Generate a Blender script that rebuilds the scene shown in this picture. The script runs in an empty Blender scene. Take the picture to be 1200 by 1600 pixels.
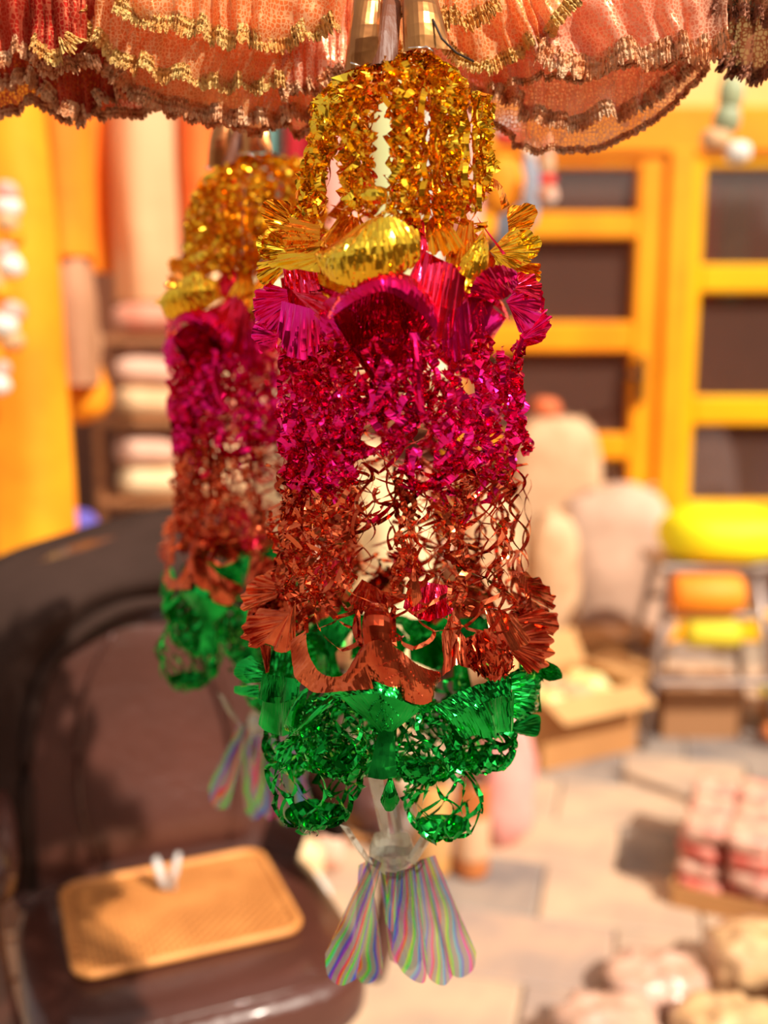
import bpy, math, random
from mathutils import Vector, Matrix, noise as mnoise
random.seed(7)
R = math.radians
PI = math.pi
sc = bpy.context.scene
col = sc.collection

# ------------------------------------------------------------------ camera, world, sun, exposure
PITCH = R(10); FPX = 1600.0; EYE = 1.5
cam_d = bpy.data.cameras.new('camera'); cam = bpy.data.objects.new('camera', cam_d); col.objects.link(cam)
cam.location = (0, 0, EYE); cam.rotation_euler = (R(90) - PITCH, 0, 0)
cam_d.sensor_fit = 'VERTICAL'; cam_d.sensor_height = 36.0; cam_d.lens = 36.0
cam_d.clip_start = 0.02; cam_d.clip_end = 100
cam_d.dof.use_dof = True; cam_d.dof.focus_distance = 0.80
cam_d.dof.aperture_fstop = 0.036 / 0.0165; cam_d.dof.aperture_blades = 0
sc.camera = cam
w = bpy.data.worlds.new('sky'); sc.world = w; w.use_nodes = True
wn = w.node_tree.nodes; wl = w.node_tree.links; wn.clear()
wo = wn.new('ShaderNodeOutputWorld'); wb = wn.new('ShaderNodeBackground')
sky = wn.new('ShaderNodeTexSky'); sky.sky_type = 'NISHITA'; sky.sun_disc = False
sky.sun_elevation = R(48); sky.sun_rotation = R(150); sky.dust_density = 4.0; sky.air_density = 1.0
hs = wn.new('ShaderNodeMix'); hs.data_type = 'RGBA'; hs.inputs[0].default_value = 0.52
hs.inputs[7].default_value = (6.2, 4.7, 3.4, 1)
wl.new(sky.outputs[0], hs.inputs[6]); wl.new(hs.outputs[2], wb.inputs[0]); wb.inputs[1].default_value = 0.12
wl.new(wb.outputs[0], wo.inputs[0])
sun_d = bpy.data.lights.new('sun', 'SUN'); sun = bpy.data.objects.new('sun', sun_d); col.objects.link(sun)
sun_d.energy = 5.4; sun_d.color = (1.0, 0.90, 0.76); sun_d.angle = R(1.2)
SUND = Vector((0.55, -0.62, 0.80)).normalized()       # towards the sun: right, behind the camera, high
sun.rotation_euler = SUND.to_track_quat('Z', 'Y').to_euler()
sc.view_settings.view_transform = 'Standard'; sc.view_settings.look = 'None'
sc.view_settings.exposure = 0.15; sc.view_settings.gamma = 1.0
sc.view_settings.use_curve_mapping = False
try:
    sc.cycles.use_denoising = True; sc.cycles.transparent_max_bounces = 24
    sc.cycles.max_bounces = 8; sc.cycles.sample_clamp_indirect = 8.0; sc.cycles.sample_clamp_direct = 40.0
except Exception: pass

# ------------------------------------------------------------------ measuring: a direction seen in the photo meets a plane of the place
CP, SP = math.cos(PITCH), math.sin(PITCH)
def ray(x, y):
    a = (x - 600) / FPX; b = (800 - y) / FPX
    return (a, CP + b * SP, -SP + b * CP)
def at(x, y, Y):
    d = ray(x, y); t = Y / d[1]
    return Vector((d[0] * t, Y, EYE + d[2] * t))
def onz(x, y, z):
    d = ray(x, y); t = (z - EYE) / d[2]
    return Vector((d[0] * t, d[1] * t, z))

# ------------------------------------------------------------------ object helpers
def tag(o, label=None, cat=None, group=None, kind=None):
    if label: o['label'] = label
    if cat: o['category'] = cat
    if group: o['group'] = group
    if kind: o['kind'] = kind
    return o
def empty(name, loc, rz=0, label=None, cat=None, group=None):
    o = bpy.data.objects.new(name, None); o.empty_display_size = 0.05
    col.objects.link(o); o.location = loc; o.rotation_euler = (0, 0, rz)
    return tag(o, label, cat, group)
class MB:
    def __init__(s): s.v = []; s.f = []; s.uv = {}; s.sm = []
    def add(s, v, f, smooth=False, uv=None):
        n = len(s.v); s.v += [tuple(q) for q in v]
        if uv:
            for i, q in enumerate(uv): s.uv[n + i] = q
        s.f += [tuple(i + n for i in q) for q in f]; s.sm += [smooth] * len(f)
        return s
    def grid(s, P, nu, nv, closed_u=False, smooth=False, uv=True, uo=0.0):
        f = []
        cu = nu if closed_u else nu - 1
        for i in range(cu):
            for j in range(nv - 1):
                a = i * nv + j; b = ((i + 1) % nu) * nv + j
                f.append((a, b, b + 1, a + 1))
        u = [(uo + i / max(1, nu - 1), j / max(1, nv - 1)) for i in range(nu) for j in range(nv)] if uv else None
        return s.add(P, f, smooth, u)
    def box(s, c, d, rz=0, bev=0.0, rx=0):
        x, y, z = (q / 2 for q in d)
        b = min(bev, x * .9, y * .9, z * .9)
        M = Matrix.Translation(c) @ Matrix.Rotation(rz, 4, 'Z') @ Matrix.Rotation(rx, 4, 'X')
        if b <= 0:
            v = [(a * x, e * y, g * z) for a in (-1, 1) for e in (-1, 1) for g in (-1, 1)]
            f = [(0, 1, 3, 2), (4, 6, 7, 5), (0, 4, 5, 1), (2, 3, 7, 6), (0, 2, 6, 4), (1, 5, 7, 3)]
        else:
            v = []; f = []
            idx = {}
            for a in (-1, 1):
                for e in (-1, 1):
                    for g in (-1, 1):
                        k = len(v); idx[(a, e, g)] = k
                        v += [(a * x, e * (y - b), g * (z - b)), (a * (x - b), e * y, g * (z - b)), (a * (x - b), e * (y - b), g * z)]
            def q(*l): f.append(tuple(idx[c_] + o_ for c_, o_ in l))
            for a in (-1, 1):
                q(*[((a, e, g), 0) for e, g in ((-1, -1), (1, -1), (1, 1), (-1, 1))])
                q(*[((e, a, g), 1) for e, g in ((-1, -1), (1, -1), (1, 1), (-1, 1))])
                q(*[((e, g, a), 2) for e, g in ((-1, -1), (1, -1), (1, 1), (-1, 1))])
                for e in (-1, 1):
                    q(((a, e, -1), 0), ((a, e, 1), 0), ((a, e, 1), 1), ((a, e, -1), 1))
                    q(((a, -1, e), 0), ((a, 1, e), 0), ((a, 1, e), 2), ((a, -1, e), 2))
                    q(((-1, a, e), 1), ((1, a, e), 1), ((1, a, e), 2), ((-1, a, e), 2))
                    for g in (-1, 1): q(((a, e, g), 0), ((a, e, g), 1), ((a, e, g), 2))
        return s.add([M @ Vector(p) for p in v], f)
    def tube(s, pts, r, n=8, cap=True, smooth=True, flat=1.0):
        P = [Vector(p) for p in pts]; m = len(P)
        rs = r if isinstance(r, (list, tuple)) else [r] * m
        V = []; up = Vector((0, 0, 1))
        for i, p in enumerate(P):
            t = (P[min(i + 1, m - 1)] - P[max(i - 1, 0)]).normalized()
            a = t.cross(up)
            if a.length < .1: a = t.cross(Vector((1, 0, 0)))
            a.normalize(); b = t.cross(a)
            for k in range(n):
                g = 2 * PI * k / n
                V.append(p + a * math.cos(g) * rs[i] + b * math.sin(g) * rs[i] * flat)
        f = [(i * n + k, i * n + (k + 1) % n, (i + 1) * n + (k + 1) % n, (i + 1) * n + k) for i in range(m - 1) for k in range(n)]
        if cap: f += [tuple(range(n))[::-1], tuple((m - 1) * n + k for k in range(n))]
        return s.add(V, f, smooth)
    def lathe(s, prof, c=(0, 0, 0), n=20, smooth=True):
        c = Vector(c)
        V = [c + Vector((r * math.cos(2 * PI * k / n), r * math.sin(2 * PI * k / n), z)) for r, z in prof for k in range(n)]
        m = len(prof)
        f = [(i * n + k, i * n + (k + 1) % n, (i + 1) * n + (k + 1) % n, (i + 1) * n + k) for i in range(m - 1) for k in range(n)]
        f += [tuple(range(n))[::-1], tuple((m - 1) * n + k for k in range(n))]
        return s.add(V, f, smooth)
    def pillow(s, c, d, rz=0, n=10, p=3.0, wr=0.0, seed=0, freq=4.0, sag=0.0):
        # a soft rounded block: superellipsoid with wrinkles
        V = []; nu, nv = 2 * n, n
        M = Matrix.Translation(c) @ Matrix.Rotation(rz, 4, 'Z')
        def sp(a, e): return math.copysign(abs(a) ** e, a)
        e = 2.0 / p
        for i in range(nu):
            for j in range(nv + 1):
                th = 2 * PI * i / nu; ph = -PI / 2 + PI * j / nv
                q = Vector((sp(math.cos(ph), e) * sp(math.cos(th), e) * d[0] / 2,
                            sp(math.cos(ph), e) * sp(math.sin(th), e) * d[1] / 2, sp(math.sin(ph), e) * d[2] / 2))
                if wr:
                    k = mnoise.noise(q * freq * 3 + Vector((seed, seed * 2.3, 0))) + .5 * mnoise.noise(q * freq * 9 + Vector((0, seed, 5)))
                    q *= 1 + wr * k / max(.05, max(q.length, .02)) * .5
                if sag: q.z -= sag * (q.x / d[0] * 2) ** 2
                V.append(M @ q)
        f = [(i * (nv + 1) + j, ((i + 1) % nu) * (nv + 1) + j, ((i + 1) % nu) * (nv + 1) + j + 1, i * (nv + 1) + j + 1) for i in range(nu) for j in range(nv)]
        return s.add(V, f, True)
    def build(s, name, mat, parent=None, label=None, origin=None):
        me = bpy.data.meshes.new(name)
        v = s.v
        o = bpy.data.objects.new(name, me)
        base = Vector((0, 0, 0))
        if parent is not None and origin == 'world':          # verts are in world space, the parent stands elsewhere
            MI = world_of(parent).inverted(); v = [tuple(MI @ Vector(p)) for p in v]
        elif origin is not None and origin != 'world':
            base = Vector(origin); v = [tuple(Vector(p) - base) for p in v]; o.location = base
        me.from_pydata(v, [], s.f)
        me.polygons.foreach_set('use_smooth', s.sm)
        if s.uv:
            uvl = me.uv_layers.new(name='UVMap')
            for lp in me.loops:
                q = s.uv.get(lp.vertex_index)
                if q: uvl.data[lp.index].uv = q
        me.materials.append(mat); me.update()
        col.objects.link(o)
        if parent is not None: o.parent = parent
        if label: o['label'] = label
        return o
def world_of(o):
    M = Matrix.Translation(o.location) @ o.rotation_euler.to_matrix().to_4x4()
    return world_of(o.parent) @ M if o.parent else M
def kids(o): return [c for c in bpy.data.objects if c.parent == o]
def copy_tree(o, parent=None):
    c = o.copy(); col.objects.link(c)
    if parent is not None: c.parent = parent
    for ch in kids(o): copy_tree(ch, c)
    return c

# ------------------------------------------------------------------ materials
def mat(name, c, rough=.6, metal=0., c2=None, scale=6., bump=0., bscale=None, detail=4., trans=0., sheen=0., coat=0., spec=None, stretch=None, alpha=1., sub=0.):
    m = bpy.data.materials.new(name); m.use_nodes = True
    n = m.node_tree.nodes; l = m.node_tree.links; b = n['Principled BSDF']
    b.inputs['Base Color'].default_value = (*c, 1); b.inputs['Roughness'].default_value = rough; b.inputs['Metallic'].default_value = metal
    if trans: b.inputs['Transmission Weight'].default_value = trans
    if sheen: b.inputs['Sheen Weight'].default_value = sheen
    if coat: b.inputs['Coat Weight'].default_value = coat
    if spec is not None: b.inputs['Specular IOR Level'].default_value = spec
    if alpha < 1: b.inputs['Alpha'].default_value = alpha
    tc = n.new('ShaderNodeTexCoord'); mp = n.new('ShaderNodeMapping'); l.new(tc.outputs['Object'], mp.inputs[0])
    if stretch: mp.inputs['Scale'].default_value = stretch
    if c2 is not None:
        t = n.new('ShaderNodeTexNoise'); t.inputs['Scale'].default_value = scale; t.inputs['Detail'].default_value = detail
        l.new(mp.outputs[0], t.inputs['Vector'])
        rp = n.new('ShaderNodeValToRGB'); rp.color_ramp.elements[0].position = .38; rp.color_ramp.elements[1].position = .62
        rp.color_ramp.elements[0].color = (*c, 1); rp.color_ramp.elements[1].color = (*c2, 1)
        l.new(t.outputs[0], rp.inputs[0]); l.new(rp.outputs[0], b.inputs['Base Color'])
    if bump:
        t2 = n.new('ShaderNodeTexNoise'); t2.inputs['Scale'].default_value = bscale or scale * 4; t2.inputs['Detail'].default_value = 5
        l.new(mp.outputs[0], t2.inputs['Vector'])
        bp = n.new('ShaderNodeBump'); bp.inputs['Strength'].default_value = bump; bp.inputs['Distance'].default_value = .01
        l.new(t2.outputs[0], bp.inputs['Height']); l.new(bp.outputs[0], b.inputs['Normal'])
    return m
def foil(name, c, c2, rough=.12):
    # metallised coloured film: tinted mirror with fine crinkles
    m = bpy.data.materials.new(name); m.use_nodes = True
    n = m.node_tree.nodes; l = m.node_tree.links; b = n['Principled BSDF']
    b.inputs['Metallic'].default_value = .95; b.inputs['Roughness'].default_value = rough
    b.inputs['Specular IOR Level'].default_value = .6
    tc = n.new('ShaderNodeTexCoord')
    t = n.new('ShaderNodeTexNoise'); t.inputs['Scale'].default_value = 22; t.inputs['Detail'].default_value = 3
    l.new(tc.outputs['Object'], t.inputs['Vector'])
    rp = n.new('ShaderNodeValToRGB'); rp.color_ramp.elements[0].position = .4; rp.color_ramp.elements[1].position = .6
    rp.color_ramp.elements[0].color = (*c, 1); rp.color_ramp.elements[1].color = (*c2, 1)
    l.new(t.outputs[0], rp.inputs[0]); l.new(rp.outputs[0], b.inputs['Base Color'])
    v = n.new('ShaderNodeTexVoronoi'); v.inputs['Scale'].default_value = 60
    t2 = n.new('ShaderNodeTexNoise'); t2.inputs['Scale'].default_value = 55; t2.inputs['Detail'].default_value = 2
    l.new(tc.outputs['Object'], v.inputs['Vector']); l.new(tc.outputs['Object'], t2.inputs['Vector'])
    ad = n.new('ShaderNodeMath'); ad.operation = 'ADD'; l.new(v.outputs['Distance'], ad.inputs[0]); l.new(t2.outputs[0], ad.inputs[1])
    bp = n.new('ShaderNodeBump'); bp.inputs['Strength'].default_value = .35; bp.inputs['Distance'].default_value = .0016
    l.new(ad.outputs[0], bp.inputs['Height']); l.new(bp.outputs[0], b.inputs['Normal'])
    return m
GOLD = foil('gold_foil', (1.0, .50, .02), (1.0, .68, .05))
AMBER = foil('amber_foil', (.95, .33, .02), (1.0, .48, .03))
MAGENTA = foil('magenta_foil', (.80, .004, .07), (1.0, .015, .28))
RED = foil('red_foil', (.80, .015, .05), (.90, .03, .10))
COPPER = foil('copper_foil', (.46, .045, .014), (.88, .19, .07))  # wide tone range paints dark and bright reflections into the copper
GREEN = foil('green_foil', (.003, .24, .022), (.02, .66, .09))  # reflected darks and glints partly put into the two greens
BROWNFOIL = foil('bronze_foil', (.55, .25, .08), (.42, .17, .06), .3)
def holo():  # diffraction rainbow painted as base colour stripes, hue shifting with view angle
    m = bpy.data.materials.new('holographic_film'); m.use_nodes = True
    n = m.node_tree.nodes; l = m.node_tree.links; b = n['Principled BSDF']
    b.inputs['Metallic'].default_value = .8; b.inputs['Roughness'].default_value = .2
    uv = n.new('ShaderNodeUVMap'); sx = n.new('ShaderNodeSeparateXYZ'); l.new(uv.outputs[0], sx.inputs[0])
    lw = n.new('ShaderNodeLayerWeight'); lw.inputs[0].default_value = .4
    def mth(op, a, c_):
        q = n.new('ShaderNodeMath'); q.operation = op
        for k, z in enumerate((a, c_)):
            if isinstance(z, (int, float)): q.inputs[k].default_value = z
            else: l.new(z, q.inputs[k])
        return q.outputs[0]
    band = mth('ADD', mth('MULTIPLY', sx.outputs[0], 1.5), mth('MULTIPLY', lw.outputs['Facing'], 1.2))
    band = mth('ADD', band, mth('MULTIPLY', sx.outputs[1], .55))
    tn = n.new('ShaderNodeTexNoise'); tn.inputs['Scale'].default_value = 18; tn.inputs['Detail'].default_value = 1
    tc0 = n.new('ShaderNodeTexCoord'); l.new(tc0.outputs['Object'], tn.inputs['Vector'])
    band = mth('ADD', band, mth('MULTIPLY', tn.outputs[0], .9))
    hc = n.new('ShaderNodeCombineColor'); hc.mode = 'HSV'
    l.new(mth('FRACT', band, 0), hc.inputs[0])
    st = mth('FRACT', mth('MULTIPLY', band, 3.1), 0)
    sat = mth('MULTIPLY', mth('LESS_THAN', st, .46), .85)
    l.new(mth('ADD', sat, .10), hc.inputs[1]); l.new(mth('ADD', mth('MULTIPLY', sat, .55), .40), hc.inputs[2])
    l.new(hc.outputs[0], b.inputs['Base Color'])
    b.inputs['Alpha'].default_value = .74
    t2 = n.new('ShaderNodeTexNoise'); t2.inputs['Scale'].default_value = 30
    tc = n.new('ShaderNodeTexCoord'); l.new(tc.outputs['Object'], t2.inputs['Vector'])
    bp = n.new('ShaderNodeBump'); bp.inputs['Strength'].default_value = .25; bp.inputs['Distance'].default_value = .004
    l.new(t2.outputs[0], bp.inputs['Height']); l.new(bp.outputs[0], b.inputs['Normal'])
    return m
HOLO = holo()
SILVER = mat('clear_silver_film', (.62, .62, .50), .25, .55, c2=(.72, .72, .62), scale=20, bump=.2, alpha=.75)
STEEL = mat('steel', (.75, .74, .72), .25, 1.)
def tulle(name, c, c2, thread=(.9, .5, .2), fill=.5, vscale=260.):
    # net fabric: hexagonal-ish threads, half open holes
    m = bpy.data.materials.new(name); m.use_nodes = True
    n = m.node_tree.nodes; l = m.node_tree.links; n.clear()
    out = n.new('ShaderNodeOutputMaterial'); tc = n.new('ShaderNodeTexCoord')
    v = n.new('ShaderNodeTexVoronoi'); v.feature = 'DISTANCE_TO_EDGE'; v.inputs['Scale'].default_value = vscale; v.inputs['Randomness'].default_value = .6
    l.new(tc.outputs['Object'], v.inputs['Vector'])
    lt = n.new('ShaderNodeMath'); lt.operation = 'LESS_THAN'; lt.inputs[1].default_value = .12; l.new(v.outputs['Distance'], lt.inputs[0])
    t = n.new('ShaderNodeTexNoise'); t.inputs['Scale'].default_value = 14; l.new(tc.outputs['Object'], t.inputs['Vector'])
    rp = n.new('ShaderNodeValToRGB'); rp.color_ramp.elements[0].position = .4; rp.color_ramp.elements[1].position = .6
    rp.color_ramp.elements[0].color = (*c, 1); rp.color_ramp.elements[1].color = (*c2, 1); l.new(t.outputs[0], rp.inputs[0])
    mx = n.new('ShaderNodeMix'); mx.data_type = 'RGBA'; l.new(lt.outputs[0], mx.inputs[0]); l.new(rp.outputs[0], mx.inputs[6]); mx.inputs[7].default_value = (*thread, 1)
    d = n.new('ShaderNodeBsdfDiffuse'); l.new(mx.outputs[2], d.inputs[0])
    tr = n.new('ShaderNodeBsdfTranslucent'); l.new(mx.outputs[2], tr.inputs[0])
    gl = n.new('ShaderNodeBsdfGlossy'); gl.inputs['Roughness'].default_value = .35; l.new(mx.outputs[2], gl.inputs[0])
    m1 = n.new('ShaderNodeMixShader'); m1.inputs[0].default_value = .5; l.new(d.outputs[0], m1.inputs[1]); l.new(tr.outputs[0], m1.inputs[2])
    m2 = n.new('ShaderNodeMixShader'); m2.inputs[0].default_value = .15; l.new(m1.outputs[0], m2.inputs[1]); l.new(gl.outputs[0], m2.inputs[2])
    tp = n.new('ShaderNodeBsdfTransparent')
    a = n.new('ShaderNodeMath'); a.operation = 'MAXIMUM'; a.inputs[1].default_value = fill; l.new(lt.outputs[0], a.inputs[0])
    m3 = n.new('ShaderNodeMixShader'); l.new(a.outputs[0], m3.inputs[0]); l.new(tp.outputs[0], m3.inputs[1]); l.new(m2.outputs[0], m3.inputs[2])
    l.new(m3.outputs[0], out.inputs[0])
    return m
T_CORAL = tulle('coral_tulle', (1.0, .32, .16), (1.0, .43, .26), (1.0, .58, .38), .64, 300.)
T_ORANGE = tulle('orange_tulle', (1.0, .28, .06), (1.0, .40, .13), (1.0, .58, .28), .68, 300.)
T_RED = tulle('red_tulle', (.50, .02, .015), (.62, .05, .02), (.6, .12, .06), .8)
T_BROWN = tulle('brown_tulle', (.30, .09, .04), (.10, .09, .05), (.5, .2, .1), .8)
def lace(name, c, c2):
    m = mat(name, c, .40, .15, c2=c2, scale=70, bump=1.0, bscale=260)
    return m
L_GOLD = lace('gold_lace', (1.0, .66, .22), (1.0, .48, .12))
L_COPPER = lace('copper_lace', (1.0, .42, .17), (1.0, .62, .36))
L_BROWN = lace('brown_lace', (.40, .14, .07), (.55, .22, .12))

# ------------------------------------------------------------------ setting
FLOORBED = mat('floor_bedding', (.36, .28, .21), .9, c2=(.30, .25, .20), scale=3, bump=.3)
STONES = [mat('paving_stone_%s' % k, a, .75, c2=b_, scale=5, bump=.25, bscale=30) for k, a, b_ in (
    ('cream', (.60, .42, .28), (.46, .33, .24)), ('sand', (.50, .36, .25), (.55, .39, .26)),
    ('grey', (.20, .17, .16), (.34, .27, .22)), ('pink', (.52, .35, .25), (.38, .28, .23)))]
fl = MB().box((0, 1.5, -.06), (14, 17, .1)).build('floor', FLOORBED); tag(fl, kind='structure')
fl['label'] = 'street floor of pale sand and grey paving stones'
sm = []
for k in range(4):
    b = MB().box((0, 0, 0), (.408, .278, .03), bev=.006); me = b.build('paving_stone', STONES[k]); sm.append(me.data); bpy.data.objects.remove(me)
FROT = R(-14)
for i in range(-9, 10):
    for j in range(0, 14):
        x = i * .415 + (j % 2) * .2; y = .9 + j * .285
        p = Matrix.Rotation(FROT, 2) @ Vector((x, y))
        if not (-2.6 < p.x < 2.9 and 1.2 < p.y < 4.75): continue
        if abs(p.x) > .42 * p.y + .55: continue
        o = bpy.data.objects.new('paving_stone', sm[random.choice((0, 0, 1, 2, 2, 3))]); col.objects.link(o); o.parent = fl
        o.location = (p.x, p.y, -.015 + random.uniform(-.002, .002)); o.rotation_euler = (0, 0, FROT + random.uniform(-.01, .01))

YW = 4.9
YELLOW = mat('orange_yellow_paint', (.95, .30, .004), .38, c2=(1.0, .38, .006), scale=3, bump=.1, bscale=20)
YELLOW2 = mat('bright_yellow_paint', (1.0, .52, .004), .35, c2=(.98, .44, .004), scale=3)
WALLM = mat('yellow_plaster', (.95, .60, .22), .8, c2=(.90, .50, .14), scale=2, bump=.2)
DARKWOOD = mat('dark_brown_wood', (.16, .045, .015), .5, c2=(.09, .025, .01), scale=3, stretch=(8, 8, .6), bump=.2)
SHADE = mat('shop_interior', (.55, .24, .16), .9, c2=(.40, .18, .12), scale=2)
GLASS = bpy.data.materials.new('window_glass'); GLASS.use_nodes = True
gn = GLASS.node_tree.nodes; gl_ = GLASS.node_tree.links; gn.clear()
go = gn.new('ShaderNodeOutputMaterial'); g1 = gn.new('ShaderNodeBsdfTransparent'); g1.inputs[0].default_value = (.8, .72, .68, 1)
g2 = gn.new('ShaderNodeBsdfGlossy'); g2.inputs['Roughness'].default_value = .08; g3 = gn.new('ShaderNodeMixShader'); g3.inputs[0].default_value = .10
g4 = gn.new('ShaderNodeBsdfDiffuse'); g4.inputs[0].default_value = (.62, .34, .26, 1); g5 = gn.new('ShaderNodeMixShader'); g5.inputs[0].default_value = .08  # diffuse dust film on the panes, added to lift their unlit black
gl_.new(g1.outputs[0], g3.inputs[1]); gl_.new(g2.outputs[0], g3.inputs[2]); gl_.new(g3.outputs[0], g5.inputs[1]); gl_.new(g4.outputs[0], g5.inputs[2]); gl_.new(g5.outputs[0], go.inputs[0])

def zat(y, Y=YW): return at(600, y, Y).z
HZ = zat(240)                                    # underside of the yellow header
wb_ = MB()
wb_.box((0, YW + .12, HZ + .12 + .9), (9, .2, 1.8))                  # plaster above the header
wb_.box((3.6, YW + .12, HZ / 2), (2.6, .2, HZ + .3))
tag(wb_.build('wall_back', WALLM), kind='structure')
wbl = MB().box((-2.2, YW + .12, 1.2), (4.6, .16, 2.4))
tag(wbl.build('wall_left', DARKWOOD), 'dark brown wooden shop wall', kind='structure')
inter = MB(); inter.box((1.4, YW + 1.3, 1.2), (3.6, .1, 2.6)); inter.box((1.4, YW + .75, -.005), (3.4, 1.1, .03)); inter.box((1.4, YW + .75, 2.42), (3.4, 1.1, .05))
inter.box((.02, YW + .75, 1.2), (.1, 1.1, 2.4)); inter.box((2.5, YW + .75, 1.2), (.1, 1.1, 2.4))
tag(inter.build('wall_inside', SHADE), kind='structure')
# header over both frames
tag(MB().box((1.35, YW - .01, HZ + .09), (2.35, .16, .20), bev=.008).build('trim_1', YELLOW), kind='structure')
tag(MB().box((1.345, YW - .03, HZ / 2), (.115, .14, HZ), bev=.008).build('trim_2', YELLOW), 'orange yellow door post', kind='structure')
def frame(name, x0, x1, bars, pmat, nb, handle=False, stilew=.12, barmats=None):
    root = empty(name, ((x0 + x1) / 2, YW - .02, 0)); root['kind'] = 'structure'
    bld = lambda b, nm, m: b.build(nm, m, root, origin='world')
    for sx in (x0 + stilew / 2, x1 - stilew / 2):
        bld(MB().box((sx, YW - .02, HZ / 2), (stilew, .09, HZ - .01), bev=.008), 'stile', pmat)
    bld(MB().box(((x0 + x1) / 2, YW - .02, HZ - .035), (x1 - x0 - 2 * stilew, .075, .06), bev=.006), 'top_rail', pmat)
    bld(MB().box(((x0 + x1) / 2, YW - .02, .07), (x1 - x0 - 2 * stilew, .075, .14), bev=.006), 'bottom_rail', pmat)
    for k, (za, zb) in enumerate(bars):
        bld(MB().box(((x0 + x1) / 2, YW - .03, (za + zb) / 2), (x1 - x0 - 2 * stilew, .07, abs(za - zb)), bev=.012), 'glazing_bar', barmats[k] if barmats else pmat)
    zz = [.14] + sorted([z for b in bars for z in b]) + [HZ - .065]
    for k in range(0, len(zz), 2):
        if zz[k + 1] - zz[k] > .06:
            bld(MB().box(((x0 + x1) / 2, YW + .005, (zz[k] + zz[k + 1]) / 2), (x1 - x0 - 2 * stilew, .006, zz[k + 1] - zz[k])), 'pane', GLASS)
    return root
xs = at(1007, 300, YW).x; xm = at(1047, 300, YW).x; xr = at(1080, 300, YW).x
d1 = frame('door_1', .28, 1.285, [(zat(334), zat(374)), (zat(503), zat(550)), (zat(676), zat(716)), (.55, .62)], YELLOW, 3, stilew=.125)
MB().box((1.20, YW - .09, 1.28), (.035, .02, .22), bev=.006).tube([(1.20, YW - .10, 1.30), (1.20, YW - .15, 1.30), (1.10, YW - .15, 1.30)], .011).build('door_handle', mat('dark_metal', (.06, .04, .03), .4, .8), d1, origin='world')
d2 = frame('window_1', 1.40, 2.46, [(zat(414), zat(458)), (zat(618), zat(662)), (.62, .70)], YELLOW2, 3, stilew=.06)

# unseen lane walls, behind and right, added for dark reflections in the foil
tag(MB().box((0, -4.2, 1.6), (10, .2, 3.2)).build('unseen_wall_front', mat('unseen_wall_plaster', (.22, .11, .06), .9, c2=(.12, .06, .04), scale=1.5)), kind='structure')
tag(MB().box((5.0, .3, 1.4), (.2, 8.8, 2.8)).build('unseen_wall_right', mat('unseen_wall_boards', (.30, .13, .05), .8, c2=(.14, .06, .03), scale=1.2)), kind='structure')

# ------------------------------------------------------------------ curves and folded sheets
def crv(pts, n):
    P = [Vector(p) for p in pts]; m = len(P)
    if m == 2: return [P[0].lerp(P[1], i / (n - 1)) for i in range(n)]
    out = []
    for i in range(n):
        t = i / (n - 1) * (m - 1); k = min(int(t), m - 2); f = t - k
        a, b_, c_, d = P[max(k - 1, 0)], P[k], P[k + 1], P[min(k + 2, m - 1)]
        out.append(.5 * ((2 * b_) + (c_ - a) * f + (2 * a - 5 * b_ + 4 * c_ - d) * f * f + (3 * b_ - a - 3 * c_ + d) * f ** 3))
    return out
def loft(A, B, nu=56, nv=6, pleats=0, amp=0., bulge=0., scal=0., nscal=0, jit=0., grow=True, soft=False, seed=0, uo=0.0, gather=0.0):
    a = crv(A, nu); b = crv(B, nu); V = []
    rnd = random.Random(seed)
    ph = [rnd.uniform(.7, 1.3) for _ in range(nu)]
    wob = rnd.uniform(0, 6)
    for i in range(nu):
        u = i / (nu - 1)
        tu = (b[min(i + 1, nu - 1)] - b[max(i - 1, 0)]) + (a[min(i + 1, nu - 1)] - a[max(i - 1, 0)])
        tv = b[i] - a[i]; nrm = tu.cross(tv)
        nrm = nrm.normalized() if nrm.length > 1e-9 else Vector((0, -1, 0))
        if nrm.y > 0: nrm = -nrm
        x = u * pleats + (.35 * math.sin(u * 9 + wob) if soft else 0)
        tri = math.sin(2 * PI * x) if soft else .42 * (math.sin(2 * PI * x) + .2 * math.sin(2 * PI * x * 1.7 + wob)) * (.35 + .65 * math.sin(PI * u) ** .5)
        for j in range(nv):
            v = j / (nv - 1)
            p = a[i].lerp(b[i], v)
            if scal: p += tv * scal * v ** 3 * (abs(math.sin(PI * u * nscal)) - .5)
            p += nrm * (tri * amp * (v if grow else 1) + bulge * math.sin(PI * v) * math.sin(PI * u) ** .5)
            if jit: p += Vector((rnd.gauss(0, jit), rnd.gauss(0, jit), rnd.gauss(0, jit)))
            V.append(p)
    return V

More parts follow.
